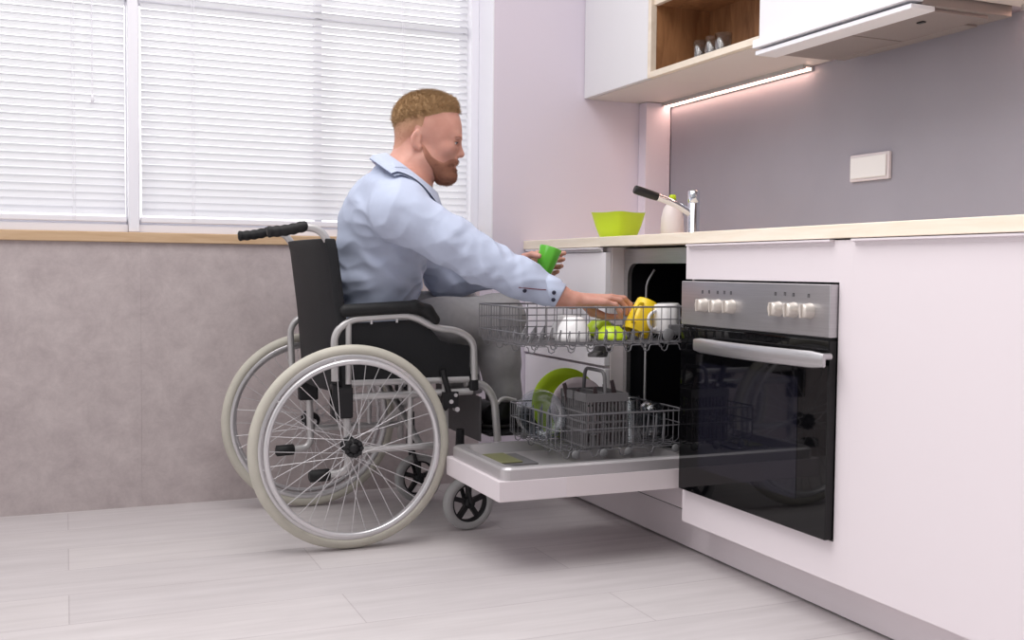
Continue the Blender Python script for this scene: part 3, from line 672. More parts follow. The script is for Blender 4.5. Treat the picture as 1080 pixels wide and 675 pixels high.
# lower rack glasses
def tumbler(x, y, z, R, H, m, label, group, inv=True, A0=None):
    prof = [(0, 0), (R*.8, 0), (R*.86, .004), (R, H), (R-.0018, H), (R*.84, .012), (0, .010)]
    A = (DN if inv else np.eye(3)) if A0 is None else A0
    return single('drinking_glass', MB().lathe(prof, (x, y, z+(H if inv else 0)), A, 36), m, label, 'drinking glass', 0, group, (x, y, z))
q = at(665, 440, 2.74); tumbler(q[0], 2.74, .332, .034, .135, M['glass'], 'tall clear glass upside down in the lower rack just right of the cutlery basket', 'glasses in the lower rack')
q = at(687, 430, 2.79); q2 = q + np.array((0, 0, .0))
gob = [(0, .0), (.020, .002), (.036, .018), (.043, .045), (.040, .078), (.033, .102), (.0315, .102), (.038, .078), (.041, .045), (.034, .020), (.018, .004), (0, .003)]
single('drinking_glass', MB().lathe(gob, (q[0], 2.79, .342+.102), DN, 40), M['glass'], 'round-bellied clear glass upside down in the lower rack near the oven', 'drinking glass', 0, 'glasses in the lower rack', (q[0], 2.79, .342))
tumbler(1.655, 2.93, .332, .034, .10, M['glass'], 'short clear glass upside down in the back row of the lower rack', 'glasses in the lower rack')

# ================================================================== ON THE WORKTOP
bp_ = at(652, 236, 3.34); bx, by = bp_[0], 3.34
prof = [(.0, 0), (.045, 0), (.052, .004), (.066, .045), (.078, .092), (.0805, .094), (.076, .094), (.063, .046), (.049, .009), (0, .008)]
bw = MB().lathe(prof, (0, 0, 0), None, 64)
V = np.array(bw.v); th = np.arctan2(V[:, 1], V[:, 0]); k = (np.abs(np.cos(th))**5 + np.abs(np.sin(th))**5)**(-1/5); V[:, 0] *= k; V[:, 1] *= k
V[:, 2] += 0.003*(k-1)/0.3*(V[:, 2]/.094); V = V @ rotz(.35).T; bw.v = [tuple(p) for p in V + np.array((bx, by, .9515))]
single('bowl', bw, M['lime'], 'squarish lime green bowl standing on the worktop near the corner', 'bowl', 0, None, (bx, by, .9515))
so = atx(709, 236, 2.02); ss = thing('soap_bottle', 'milky white soap bottle with lime cap standing on the worktop behind the tap', 'soap bottle', (so[0], so[1], .9515))
part('body', MB().lathe([(0, 0), (.036, 0), (.041, .005), (.042, .045), (.040, .085), (.031, .118), (.018, .135), (.0135, .142), (0, .142)], (so[0], so[1], .9515), None, 36), M['soap'], ss)
part('cap', MB().lathe([(0, .1425), (.0125, .1425), (.0125, .160), (.010, .164), (0, .164)], (so[0], so[1], .9515), None, 24), M['lime'], ss)
ft = atx(731.5, 222, 1.985); fx, fy = ft[0], ft[1]
fa = thing('tap', 'chrome mixer tap with black pull-out spray head behind the worktop edge', 'tap', (fx, fy, .9515))
zt_ = at(731, 201, fy)[2]
part('body', MB().lathe([(0, 0), (.026, 0), (.026, .006), (.021, .010), (.021, zt_-.9515-.046), (.0195, zt_-.9515-.044), (.0195, zt_-.9515-.041), (.021, zt_-.9515-.039), (.021, zt_-.9515-.003), (.018, zt_-.9515), (0, zt_-.9515)], (fx, fy, .9515), None, 36), M['chrome'], fa)
s0 = np.array((fx-.012, fy+.002, at(729, 225, fy)[2])); yq = fy+.03
s1 = at(712, 215, fy+.012); s2 = at(693, 207.5, fy+.024); s3 = at(669, 199.5, fy+.04)
part('spout', MB().tube(spline([s0, s1, s2], 8), 0.0125, 16), M['chrome'], fa)
sd = s3-s2; sd /= np.linalg.norm(sd)
part('spray_head', MB().tube([s2-sd*.003, s2, s2+sd*.02, s3-sd*.02, s3-sd*.003, s3], [.0125, .0138, .0145, .0152, .0145, .012], 18), M['black_plastic'], fa)
# double socket
sk = thing('socket', 'white double wall socket on the grey backsplash', 'wall socket', (XW-.02, 2.52, 1.16))
part('frame', MB().box(XW-.020, XW-.0082, 2.436, 2.604, 1.119, 1.200), M['white_lacquer'], sk, .003)
part('cover', MB().box(XW-.026, XW-.0205, 2.444, 2.596, 1.127, 1.192), M['white_ceramic'], sk, .003)

# ================================================================== WALL UNITS
XU, zu = 1.881, 1.511
cl = thing('wall_cabinet', 'white wall cabinet in the corner, left of the wooden niche', 'wall cabinet', (2.06, 3.49, zu))
part('body', MB().box(XU+.021, XW-.009, 3.247, 3.733, zu, 2.35), M['under_panel'], cl, .001)
part('door', MB().box(XU, XU+.02, 3.247, 3.732, zu+.002, 2.35), M['neutral_white'], cl, .0015)
nc = thing('niche_shelf', 'open brown oak shelf niche holding glasses between the white wall cabinets', 'shelf', (2.06, 2.92, zu))
part('edge_frame', MB().box(XU, XU+.022, 3.224, 3.2455, zu+.001, 2.35).box(XU, XU+.022, 2.601, 3.2235, zu+.001, zu+.022), M['oak_edge'], nc, .001)
part('side_board', MB().box(XU+.0225, 2.12, 3.2245, 3.2455, zu+.0255, 2.35), M['oak_dark'], nc)
part('side_board', MB().box(XU+.0225, 2.12, 2.601, 2.618, zu+.0255, 2.35), M['oak_dark'], nc)
part('back_board', MB().box(2.1205, 2.135, 2.601, 3.2455, zu+.0255, 2.35), M['oak_dark'], nc)
part('bottom_board', MB().box(XU+.0225, XW-.009, 2.601, 3.2455, zu, zu+.025), M['under_panel'], nc)
sh = part('shelf', MB().box(XU+.03, 2.12, 2.6185, 3.224, 1.762, 1.782), M['oak_dark'], nc)
part('edge_band', MB().box(XU+.012, XU+.0298, 2.6185, 3.224, 1.762, 1.782), M['oak_edge'], sh)
for px, py, lab in ((739.5, 50, 'leftmost clear drinking glass in the oak niche'), (752, 48, 'second clear drinking glass from the left in the oak niche'), (763, 45, 'third clear drinking glass from the left in the oak niche')):
    p = atx(px, py, 2.0); tumbler(2.0, p[1], zu+.0255, .029, .085, M['glass'], lab, 'glasses in the oak niche', False)
p = atx(748, 46, 2.07); tumbler(2.07, p[1], zu+.0255, .029, .085, M['glass'], 'clear drinking glass behind the front row in the oak niche', 'glasses in the oak niche', False)
ch = thing('wall_cabinet', 'white wall cabinet door above the cooker hood', 'wall cabinet', (2.06, 2.28, zu))
part('body', MB().box(XU+.021, XW-.009, 1.975, 2.600, zu+.03, 2.35), M['white_carcass'], ch)
part('door', MB().box(XU, XU+.02, 1.973, 2.600, zu+.012, 2.35), M['neutral_white'], ch, .0015)
cr = thing('wall_cabinet', 'wall cabinet with light strip to the right of the cooker hood', 'wall cabinet', (2.06, 1.5, zu))
part('body', MB().box(XU+.021, XW-.009, 0.9, 1.9715, zu, 2.35), M['under_panel'], cr)
part('door', MB().box(XU, XU+.02, 0.9, 1.9715, zu+.002, 2.35), M['neutral_white'], cr)
for y0, y1, lab in ((2.80, 3.672, 'glowing light strip under the corner wall cabinet and oak niche'), (1.0, 1.955, 'glowing light strip under the wall cabinet right of the hood')):
    l = thing('light_strip', lab, 'light strip', (2.225, (y0+y1)/2, zu-.012), 'under-cabinet light strips')
    part('housing', MB().prism([(2.198, zu-.0005), (2.198, zu-.0135), (2.2115, zu-.0135), (2.2115, zu-.0085), (2.2325, zu-.0085), (2.2325, zu-.0165), (2.2395, zu-.0165), (2.2395, zu-.0005)], y0, y1), M['alu'], l)
    part('diffuser', MB().box(2.213, 2.231, y0+.002, y1-.002, zu-.013, zu-.0088), M['led'], l)
hd = thing('cooker_hood', 'slide-out cooker hood with white front strip above the grey backsplash', 'cooker hood', (2.05, 2.29, 1.472))
HY0, HY1 = 1.976, 2.599
part('body', MB().box(XU+.022, 2.195, HY0+.004, HY1, 1.486, zu+.028), M['hood_under'], hd, .002)
part('front_strip', MB().box(1.857, XU+.0215, HY0, HY1, 1.4925, 1.5165), M['hood_front'], hd, .002)
part('slide_out_tray', MB().box(1.866, XU+.06, HY0+.002, HY1-.002, 1.473, 1.4855), M['hood_front'], hd, .002)
for y0, y1 in ((1.995, 2.285), (2.292, 2.58)): part('filter', MB().box(1.95, 2.13, y0, y1, 1.478, 1.4858), M['filter'], hd, .001)
part('lamp_cover', MB().box(2.14, 2.185, 2.08, 2.5, 1.480, 1.4858), M['hood_under'], hd, .001)
part('catch', MB().box(2.0, 2.012, 2.08, 2.10, 1.4745, 1.4778), M['black_plastic'], hd)
# ================================================================== WHEELCHAIR
WC = thing('wheelchair', 'black and silver manual wheelchair the man sits in, grey tyres', 'wheelchair', (0.80, 3.37, 0))
YN, YFr = 3.13, 3.61                       # near and far frame planes
def big_wheel(cx, cy, near):
    s = -1 if near else 1                  # outward
    R = 0.306
    w = part('wheel', MB().tube([(cx+(R-.016)*math.cos(a), cy, R+.001+(R-.016)*math.sin(a)) for a in [2*PI*i/96 for i in range(96)]], 0.0165, 14, True), M['tyre'], WC, label='grey tyre')
    cz = R+.001
    def ring(r, y, tr, n=10): return MB().tube([(cx+r*math.cos(a), y, cz+r*math.sin(a)) for a in [2*PI*i/96 for i in range(96)]], tr, n, True)
    rm = MB(); prof = [(.262, -.011), (.262, .011), (.277, .0125), (.279, .009), (.279, -.009), (.277, -.0125), (.262, -.011)]
    rm.lathe(prof, (cx, cy, cz), rotx(PI/2), 96)
    part('rim', rm, M['alu_bright'], w)
    hr = ring(.258, cy+s*.036, .0085, 12)
    part('hand_rim', hr, M['alu_bright'], w)
    tb = MB()
    for i in range(8):
        a = 2*PI*i/8+.2; tb.cyl((cx+.266*math.cos(a), cy+s*.008, cz+.266*math.sin(a)), (cx+.258*math.cos(a), cy+s*.034, cz+.258*math.sin(a)), .003, 8)
    part('hand_rim_mount', tb, M['alu_bright'], w)
    sp = MB()
    for i in range(36):
        a = 2*PI*i/36; d = (1 if (i//2) % 2 else -1)*1.25; sy = (-1 if i % 2 else 1)
        sp.cyl((cx+.024*math.cos(a+d), cy+sy*.024, cz+.024*math.sin(a+d)), (cx+.263*math.cos(a), cy+sy*.002, cz+.263*math.sin(a)), .0013, 6)
    part('spokes', sp, M['alu_bright'], w)
    hb = MB().lathe([(0, -.040), (.012, -.040), (.014, -.034), (.014, -.030), (.028, -.028), (.028, -.020), (.016, -.017), (.016, .017), (.028, .020), (.028, .028), (.014, .03), (.013, .034), (0, .034)], (cx, cy, cz), rotx(PI/2) if near else rotx(-PI/2), 28)
    for i in range(9): a = 2*PI*i/9; hb.cyl((cx+.023*math.cos(a), cy+s*.0275, cz+.023*math.sin(a)), (cx+.023*math.cos(a), cy+s*.0335, cz+.023*math.sin(a)), .0065, 10)
    part('hub', hb, M['black_plastic'], w)
    part('axle', MB().cyl((cx, cy-s*.035, cz), (cx, (YN if near else YFr), cz), .009, 12), M['alu'], w)
big_wheel(0.782, 3.065, True); big_wheel(0.790, 3.675, False)

def caster(cx, cy, yaw):
    R = .088; w = part('caster', MB().lathe([(.062, -.014), (.080, -.016), (.0865, -.010), (.088, 0), (.0865, .010), (.080, .016), (.062, .014), (.062, -.014)], (cx, cy, R+.001), rotz(yaw) @ rotx(PI/2), 56), M['tyre_grey'], WC, label='small front wheel')
    c = np.array((cx, cy, R+.001)); A = rotz(yaw)
    h = MB().lathe([(.056, -.010), (.0625, -.011), (.0625, .011), (.056, .010), (.056, -.010)], c, A @ rotx(PI/2), 56)
    h.lathe([(0, -.018), (.016, -.018), (.019, -.010), (.019, .010), (.016, .018), (0, .018)], c, A @ rotx(PI/2), 24)
    for i in range(5):
        a = 2*PI*i/5+.3; d = A @ np.array((math.cos(a), 0, math.sin(a))); e = A @ np.array((-math.sin(a), 0, math.cos(a))); n = A @ np.array((0, 1, 0))
        h.obox(c+d*.037, (d, e, n), (.022, .0075, .008))
    part('spoked_hub', h, M['black_plastic'], w)
    fk = MB()
    for s in (-1, 1):
        n = A @ np.array((0, s*.024, 0)); fk.tube(fillet([c+n, c+n+np.array((-.02, 0, .07)), c+n*.6+np.array((-.03, 0, .118))], .03), .007, 10)
        fk.cyl(c+n*1.3, c+n*.75, .008, 10)
    fk.tube([c+np.array((-.03, 0, .112)), c+np.array((-.03, 0, .24))], [.017, .013], 16)
    part('fork', fk, M['black_plastic'], w)
caster(1.190, 3.155, 0.12); caster(1.165, 3.60, 0.05)

fr = MB(); r = .0115
for y in (YN, YFr):
    dx = 0 if y == YN else -.012
    fr.tube(fillet([(.640+dx, y, .962), (.700+dx, y, .958), (.735+dx, y, .905), (.762+dx, y, .70), (.780+dx, y, .50), (.790+dx, y, .22), (.72+dx, y, .215)], .055, 6), .0120, 12)     # push handle, back post, anti-tip tube
    fr.tube([(.775, y, .492), (1.205, y, .492)], r, 12)                      # seat rail
    fr.tube([(.79, y, .285), (1.11, y, .285)], r, 12)                        # lower rail
    fr.tube([(1.10, y, .50), (1.10, y, .235), (1.165, y, .232)], r, 12)
    fr.tube([(.775, y, .448), (1.19, y, .452)], r, 12)                        # front post
    fr.tube([(.985, y, .49), (.985, y, .29)], .009, 10)
fr.tube([(1.02, YN+.01, .29), (1.02, YFr-.01, .478)], r, 12); fr.tube([(1.035, YN+.01, .478), (1.035, YFr-.01, .29)], r, 12)
part('frame', fr, M['alu'], WC, label='silver tubular frame')
for y in (YN, YFr):
    dx = 0 if y == YN else -.012
    g = MB(); pts = []; rad = []
    for i in range(29):
        t = i/28; pts.append((.545+dx+t*.118, y, .944+.022*t - .004*math.sin(PI*t))); rad.append(.0165+.0012*math.sin(t*2*PI*5) - (.005 if i in (0, 28) else 0))
    part('push_grip', g.tube(pts, rad, 14), M['black_rubber'], WC)
    part('anti_tip_cap', MB().tube([(.668+dx, y, .213), (.672+dx, y, .213), (.728+dx, y, .215), (.732+dx, y, .215)], [.012, .019, .019, .014], 12), M['black_rubber'], WC)
# back upholstery hung between the posts
n, m = 14, 12; vs = []; fs = []
for side in (0, 1):
    for j in range(m+1):
        z = .462 + (.928-.462)*j/m
        for i in range(n+1):
            t = i/n; y = YN-.016 + t*(YFr-YN+.032)
            zz = z; xp = np.interp(zz, [.22, .5, .7, .905, .93], [.79, .78, .762, .735, .728]) - .012*t
            sag = -.028*math.sin(PI*t)*(1-.5*(j/m))
            edge = min(t, 1-t); th = .0155 + .012*math.sin(PI*min(1, edge*5)/2) if edge > 0 else .0155
            vs.append((xp + sag + (th if side else -th*.9), y, zz))
W_ = (n+1)*(m+1)
for j in range(m):
    for i in range(n):
        a = j*(n+1)+i; fs += [(a, a+1, a+n+2, a+n+1), (W_+a, W_+a+n+1, W_+a+n+2, W_+a+1)]
for i in range(n): fs += [(i, W_+i, W_+i+1, i+1), (m*(n+1)+i, m*(n+1)+i+1, W_+m*(n+1)+i+1, W_+m*(n+1)+i)]
for j in range(m):
    a = j*(n+1); b = a+n; fs += [(a, a+n+1, W_+a+n+1, W_+a), (b, W_+b, W_+b+n+1, b+n+1)]
part('backrest', MB().add(vs, fs, True), M['black_fabric'], WC, .004, label='black fabric backrest')
st = Field(); st.u(rbox((.98, 3.37, .512), (.215, .232, .028), .022))
part('seat', sdf(st, (.75, 3.12, .47), (1.21, 3.62, .55), .008), M['black_fabric'], WC, label='black seat cushion')
for y in (YN, YFr): part('frame_clamp', MB().box(.735, .755, y-.02, y+.02, .42, .49), M['black_plastic'], WC, .004)
for y, s in ((YN, -1), (YFr, 1)):
    yo = y + s*.012
    a = part('armrest', MB().tube(fillet([(.745-(s > 0)*.030, yo, .50), (.742-(s > 0)*.034, yo, .645), (.790-(s > 0)*.02, yo, .686), (.985, yo, .698), (1.062, yo, .655), (1.135, yo, .648), (1.190, yo, .615), (1.193, yo, .49)], .045, 6), .0115, 12), M['alu'], WC, label='silver armrest tube')
    part('post', MB().tube([(.785, yo, .684), (.785, yo, .49)], .0105, 12), M['alu'], a)
    pd = Field(); q = [(.775, yo, .712), (.995, yo, .722), (1.035, yo, .710), (1.060, yo, .682)]
    pd.chain(q, [.020, .021, .020, .017], .01)
    pd2 = lambda P, pd=pd, yo=yo: pd(P*np.array((1, 1, 1)) * 1.0)
    part('arm_pad', sdf(pd2, (.74, yo-.03, .65), (1.09, yo+.03, .75), .004), M['black_rubber'], a)
    for x, z in ((.855, .683), (.935, .687)): part('screw', MB().cyl((x, yo-.008, z), (x, yo-.008, z-.012), .004, 8), M['alu_bright'], a)
    poly = [(.757, .50), (1.178, .50), (1.180, .598), (1.150, .603), (1.108, .606), (1.080, .618), (1.060, .640), (1.035, .664), (.985, .682), (.79, .674), (.760, .64)]
    part('side_panel', MB().prism(poly, y+s*.004-.003, y+s*.004+.003), M['black_fabric'], a)
    part('armrest_socket', MB().box(1.178, 1.208, y-.016, y+.016, .455, .51), M['black_plastic'], WC, .005)
    part('armrest_socket', MB().box(.735, .80, y-.017, y+.017, .385, .48), M['black_plastic'], WC, .005)
    # parking brake
    b = MB(); b.tube(fillet([(1.085, yo-.004, .525), (1.10, yo-.006, .47), (1.115, yo-.004, .425), (1.09, yo, .40)], .02), .0095, 10)
    b.box(1.085, 1.135, yo-.016, yo+.010, .405, .455)
    b.cyl((1.06, yo-.03, .44), (1.06, yo+.015, .44), .009, 12)
    part('brake', b, M['black_plastic'], WC)
    for bx_, bz_, br_ in ((1.11, .425, .007), (1.13, .40, .008), (1.125, .445, .006)): part('brake_bolt', MB().cyl((bx_, yo-.020, bz_), (bx_, yo+.005, bz_), br_, 8), M['alu_bright'], WC)
    # swing-away leg support and footplate
    yi = y - s*.012
    lg = part('leg_support', MB().tube(fillet([(1.17, yi, .478), (1.235, yi, .474), (1.272, yi, .425), (1.285, yi, .285)], .045, 6), .0125, 12), M['alu'], WC)
    part('footplate', MB().box(1.255, 1.455, min(yi, yi-s*.17), max(yi, yi-s*.17), .300, .312), M['black_plastic'], lg, .004)
    part('heel_bar', MB().tube(fillet([(1.275, yi, .40), (1.31, yi-s*.02, .425), (1.36, yi-s*.03, .41)], .03), .007, 10), M['alu'], lg)
part('calf_panel', MB().box(1.225, 1.232, YN+.02, YFr-.02, .285, .43), M['grey_fabric'], WC, .002)

# ================================================================== MAN
PM = thing('person', 'man in light blue shirt reaching into the dishwasher from a wheelchair, green mug in hand', 'person', (0.92, 3.37, .54))
OFF[PM.name] = np.array((0.92, 3.37, .54))
Y1m = 3.20                                         # head
HC = at(450, 140, Y1m); sc_ = .00296; yaw = -math.radians(20)
HA = rotz(yaw)                                     # columns: forward, left (away from the camera), up
def hp(px, py, w=0.0):                              # head point: measured in profile, w = sideways (+ away from the camera)
    return HC + HA @ np.array(((px-450)*sc_, w, (140-py)*sc_))
def head_ops(f):
    f.u(ell(hp(451, 127), (.100, .076, .079), HA))
    f.u(ell(hp(447, 137), (.086, .074, .072), HA), .02)
    f.u(ell(hp(464, 152), (.061, .060, .092), HA), .03)
    f.u(ell(hp(470, 140), (.046, .055, .06), HA), .03)                           # forehead
    for s in (-1, 1):
        f.u(cap(hp(446, 168, s*.050), hp(469, 185, s*.018), .020, .019), .03)    # jaw
        f.u(ell(hp(473, 158, s*.040), (.022, .020, .018), HA), .02)              # cheekbone
    f.u(ell(hp(473, 185), (.022, .026, .020), HA), .02)                          # chin
    f.u(ell(hp(480, 144.5), (.016, .048, .011), HA), .014)                       # brow ridge
    for s in (-1, 1): f.sub(ell(hp(484, 151.5, s*.031), (.012, .019, .0105), HA), .010)
    f.u(cap(hp(482.5, 149), hp(486.8, 162), .0085, .0105), .010)                 # nose
    f.u(ell(hp(486.4, 163), (.0105, .0125, .0095), HA), .005)
    for s in (-1, 1): f.u(ell(hp(482.5, 164.3, s*.0115), (.0095, .007, .007), HA), .005)
    f.u(ell(hp(479, 170), (.013, .025, .012), HA), .010)                         # upper lip region
    f.u(ell(hp(480.2, 174), (.0075, .022, .0052), HA), .004)
    f.u(ell(hp(479.6, 178), (.0080, .020, .0058), HA), .004)
    f.sub(cap(hp(484.5, 175.9, -.02), hp(484.5, 175.9, .02), .0032), .003)
    for s in (-1, 1):                                                            # ears
        E_ = HA @ rotz(-s*.45) @ roty(.18)
        f.u(ell(hp(439.6, 150.5, s*.0770), (.0180, .0070, .0300), E_), .006)
        f.sub(ell(hp(441.0, 149.5, s*.0860), (.0100, .0065, .0190), E_), .004)
        f.u(ell(hp(443.0, 158.0, s*.0740), (.0080, .006, .010), E_), .004)
neck0, neck1 = hp(441, 166), at(428, 205, 3.215)
def neck_ops(f):
    f.u(cap(neck0, neck1, .060, .070), .03)
    f.u(cap(hp(436, 152), at(420, 195, 3.215), .048, .060), .03)
HF = Field(); head_ops(HF); neck_ops(HF)
# skeleton
SHR, ELR, CUR = at(424, 224, 3.055), at(508, 275, 2.955), at(587, 310.5, 2.855)
SHL, ELL, CUL = at(432, 222, 3.375), at(470, 296, 3.42), at(541, 284, 3.235)
HIR, KNR, ANR = np.array((.93, 3.285, .610)), np.array((1.335, 3.250, .678)), np.array((1.350, 3.245, .415))
HIL, KNL, ANL = np.array((.93, 3.455, .610)), np.array((1.265, 3.480, .700)), np.array((1.300, 3.490, .415))
TOR = [(397, 304, 3.36, .136, .160, .14), (402, 262, 3.32, .146, .165, .16), (409, 226, 3.25, .134, .172, .11), (415, 202, 3.215, .098, .140, .075)]
def torso_ops(f, g):
    for px, py, y, a, b, c in TOR: f.u(ell(at(px, py, y), (a-g, b-g, c)), .07)
    f.u(cap(at(420, 220, 3.09), at(426, 217, 3.34), .078-g, .078-g), .05)
BF = Field(); head_ops(BF); neck_ops(BF); torso_ops(BF, .016)
BF.u(ell((.905, 3.37, .610), (.105, .150, .085)), .03)
BF.chain([SHR, ELR, CUR], [.058, .043, .032], .03); BF.chain([SHL, ELL, CUL], [.058, .043, .032], .03)
for hi, kn, an in ((HIR, KNR, ANR), (HIL, KNL, ANL)): BF.chain([hi, kn, an], [.085, .058, .040], .03)
# right hand, lowered over the yellow mug's handle
WR = at(603, 316.5, 2.842)
BF.u(cap(CUR, WR, .031, .027), .02)
hf = Field(.03)
K = [at(638, 319, 2.800), at(642, 315.5, 2.822), at(645, 314, 2.846), at(644, 314.5, 2.872)]     # little .. index knuckles
for kpt in K: hf.u(cap(WR + (kpt-WR)*.15, kpt, .0165, .0118), .014)
def fing(pts, rad): 
    for i in range(len(pts)-1): hf.u(cap(pts[i], pts[i+1], rad[i], rad[i+1]), .004 if i else .006)
fing([K[0], at(649, 321.5, 2.795), at(654, 329, 2.797), at(655, 335, 2.802)], [.0098, .0085, .0078, .0068])
fing([K[1], at(654, 317.0, 2.817), at(659.5, 324, 2.817), at(660, 331, 2.820)], [.0108, .0095, .0085, .0075])
fing([K[2], at(658, 315.0, 2.841), at(664.5, 321, 2.840), at(665, 328.5, 2.838)], [.0110, .0098, .0088, .0078])
fing([K[3], at(657, 316.5, 2.870), at(663, 324, 2.866), at(662, 331, 2.860)], [.0108, .0095, .0086, .0076])
fing([WR + (K[3]-WR)*.25, at(625, 329, 2.868), at(640, 334.5, 2.855), at(653, 334.5, 2.842)], [.0175, .0150, .0112, .0092])
# left hand, closed round the green mug from behind
WL = at(545.5, 281, 3.228); MG = at(580.5, 276, 3.150)
BF.u(cap(CUL, WL, .031, .027), .02)
lf = Field(.03)
KL = [at(563, 285, 3.214), at(567, 279.5, 3.218), at(568, 273.5, 3.220), at(567.5, 267.5, 3.214)]
for kpt in KL: lf.u(cap(WL + (kpt-WL)*.15, kpt, .0165, .0115), .014)
def fl(pts, rad):
    for i in range(len(pts)-1): lf.u(cap(pts[i], pts[i+1], rad[i], rad[i+1]), .004 if i else .006)
for i, (p1, p2, p3) in enumerate((((574, 288, 3.212), (583.5, 288.5, 3.196), (588, 286.5, 3.178)), ((579, 281.5, 3.214), (589.5, 281.5, 3.196), (592.3, 280.5, 3.172)), ((580, 275, 3.214), (591.5, 274, 3.196), (594.2, 273.5, 3.170)), ((580, 268.5, 3.212), (592, 267.5, 3.194), (595.3, 267, 3.170)))):
    fl([KL[i], at(*p1), at(*p2), at(*p3)], [.0105, .0092, .0085, .0074])
fl([WL + (KL[3]-WL)*.2, at(553.5, 271.5, 3.196), at(561, 268.5, 3.158), at(568.5, 270, 3.112)], [.0175, .0145, .0112, .0092])
lo, hi = BF.bounds()
def body(P):
    D = BF(P)
    for g, s in ((hf, .014), (lf, .014)):
        l, h = g.bounds(); w = np.all((P > l-.05) & (P < h+.05), axis=1)
        if w.any(): D[w] = smin(D[w], g(P[w]), s)
    return D
lo2, hi2 = np.minimum(lo, np.minimum(hf.bounds()[0], lf.bounds()[0])), np.maximum(hi, np.maximum(hf.bounds()[1], lf.bounds()[1]))
BODY = part('body', sdf(body, lo2, hi2, .0030, 1), M['skin'], PM)

# hair, clipped sides, beard, brows, eyes
def hl(P): return (P - HC) @ HA / np.array((sc_, 1, sc_)) * np.array((1, 1, -1)) + np.array((450, 0, 140))   # -> (px, w, py)
def hairline(q):                                     # lowest py of the long hair at each px
    return np.interp(q[:, 0], [418, 428, 442, 456, 470, 482, 490], [134, 131, 127, 123, 119, 117, 117])
def hair(P):
    q = hl(P); d = HF(P); ln = hairline(q)
    e = np.clip((ln+4-q[:, 2])/13, 0, 1)
    th = -.0015 + e*(.0090 + .0050*np.clip((ln-q[:, 2])/14, 0, 1) + .0035*np.clip((q[:, 0]-468)/12, 0, 1)) + .0030*e*folds(P, 3, .016, 9)
    return smax(d-th, (q[:, 2]-ln-4)*sc_, .003)
def fade(P):
    q = hl(P); d = HF(P)
    a = np.interp(q[:, 0], [414, 420, 428, 436, 440, 446, 450, 470], [163, 161, 154, 146, 137, 140, 126, 118])
    e = np.clip((a-q[:, 2])/12, 0, 1)
    return smax(d+.0008-.0042*e, (q[:, 2]-a)*sc_, .003)
def beard(P):
    q = hl(P); d = HF(P)
    up = np.interp(q[:, 0], [440, 444, 449, 455, 462, 468, 474, 479, 486], [150, 148, 154, 165, 170, 172, 168.5, 166.8, 167])
    back = np.interp(q[:, 2], [140, 150, 160, 170, 180, 190], [441, 442, 444, 448, 454, 458])
    reg = np.maximum((up-q[:, 2])*sc_, (back-q[:, 0])*sc_)
    lips = ((q[:, 0]-482)/5)**2 + ((q[:, 2]-175.9)/3.4)**2 + (q[:, 1]/.023)**2
    e = np.clip(-reg/.012, 0, 1)
    th = -.0008 + e*np.clip((q[:, 2]-146)/26, .25, 1)*(.0030 + .0036*np.clip((q[:, 2]-181)/8, 0, 1) + .0007*folds(P, 12, .006, 7))
    return smax(smax(d-th, reg, .004), (1-lips)*.006, .002)
def strands(sm, num, length, width, comb, seed, jit=.45, lift=.6, ok=None):
    rs = np.random.RandomState(seed); V, Q = sm.V, sm.Q
    c = V[Q].mean(1); nrm = np.cross(V[Q[:, 2]]-V[Q[:, 0]], V[Q[:, 3]]-V[Q[:, 1]]); nrm /= np.linalg.norm(nrm, axis=1)[:, None] + 1e-12
    out = (c-HC); flip = np.sum(nrm*out, 1) < 0; nrm[flip] *= -1
    d = HF(c); sel = np.argwhere(d > .0004)[:, 0]
    i = rs.choice(sel, num); p = c[i] + rs.normal(size=(num, 3))*.0012; n = nrm[i]
    g = np.array(comb)[None] + rs.normal(size=(num, 3))*jit; g = n*lift + g*(1-lift)*1.6; g /= np.linalg.norm(g, axis=1)[:, None]
    L = length*rs.uniform(.6, 1.25, num)[:, None]
    g2 = g + np.array(comb)[None]*.5 + rs.normal(size=(num, 3))*.25; g2 /= np.linalg.norm(g2, axis=1)[:, None]
    sd = np.cross(g, rs.normal(size=(num, 3))); sd /= np.linalg.norm(sd, axis=1)[:, None]; tv = np.cross(g, sd)
    a0 = p-n*.002; a1 = p + g*L*.55; a2 = a1 + g2*L*.45
    vs = np.stack([a0+sd*width, a0-sd*width*.5+tv*width*.87, a0-sd*width*.5-tv*width*.87, a1+sd*width, a1-sd*width*.5+tv*width*.87, a1-sd*width*.5-tv*width*.87, a2+sd*width*.2, a2-sd*width*.2, a2+tv*width*.2], 1).reshape(-1, 3)
    b = (np.arange(num)*9)[:, None]; qd = np.array([[0, 1, 4, 3], [1, 2, 5, 4], [2, 0, 3, 5], [3, 4, 7, 6], [4, 5, 8, 7], [5, 3, 6, 8]])
    fs = (b[:, :, None] + qd[None]).reshape(-1, 4)
    return SMesh(np.concatenate([V, vs]), np.concatenate([Q, fs+len(V)]))
def on_skin(p):
    d = p-HC; d = d/np.linalg.norm(d)
    for _ in range(40): p = p - d*HF(p[None])[0]*.7
    return p
hb_lo, hb_hi = HC-np.array((.15, .13, .16)), HC+np.array((.16, .13, .17))
fw = HA @ np.array((1.0, 0, .25)); dn = HA @ np.array((.15, 0, -1.0))
part('hair', strands(sdf(hair, hb_lo, hb_hi, .0026, 0), 9000, .011, .00050, fw*.6, 1, .5, .55), M['hair'], PM, label='short sandy hair')
part('clipped_hair', strands(sdf(fade, hb_lo, hb_hi, .0026, 1), 6000, .0035, .00035, dn*.7, 2, .3, .35), M['fade'], PM, label='closely clipped hair at the sides')
part('beard', strands(sdf(beard, hb_lo, hb_hi, .0024, 1), 6000, .0042, .00030, (dn+fw*.35)*.6, 4, .35, .4), M['beard'], PM, label='short reddish beard')
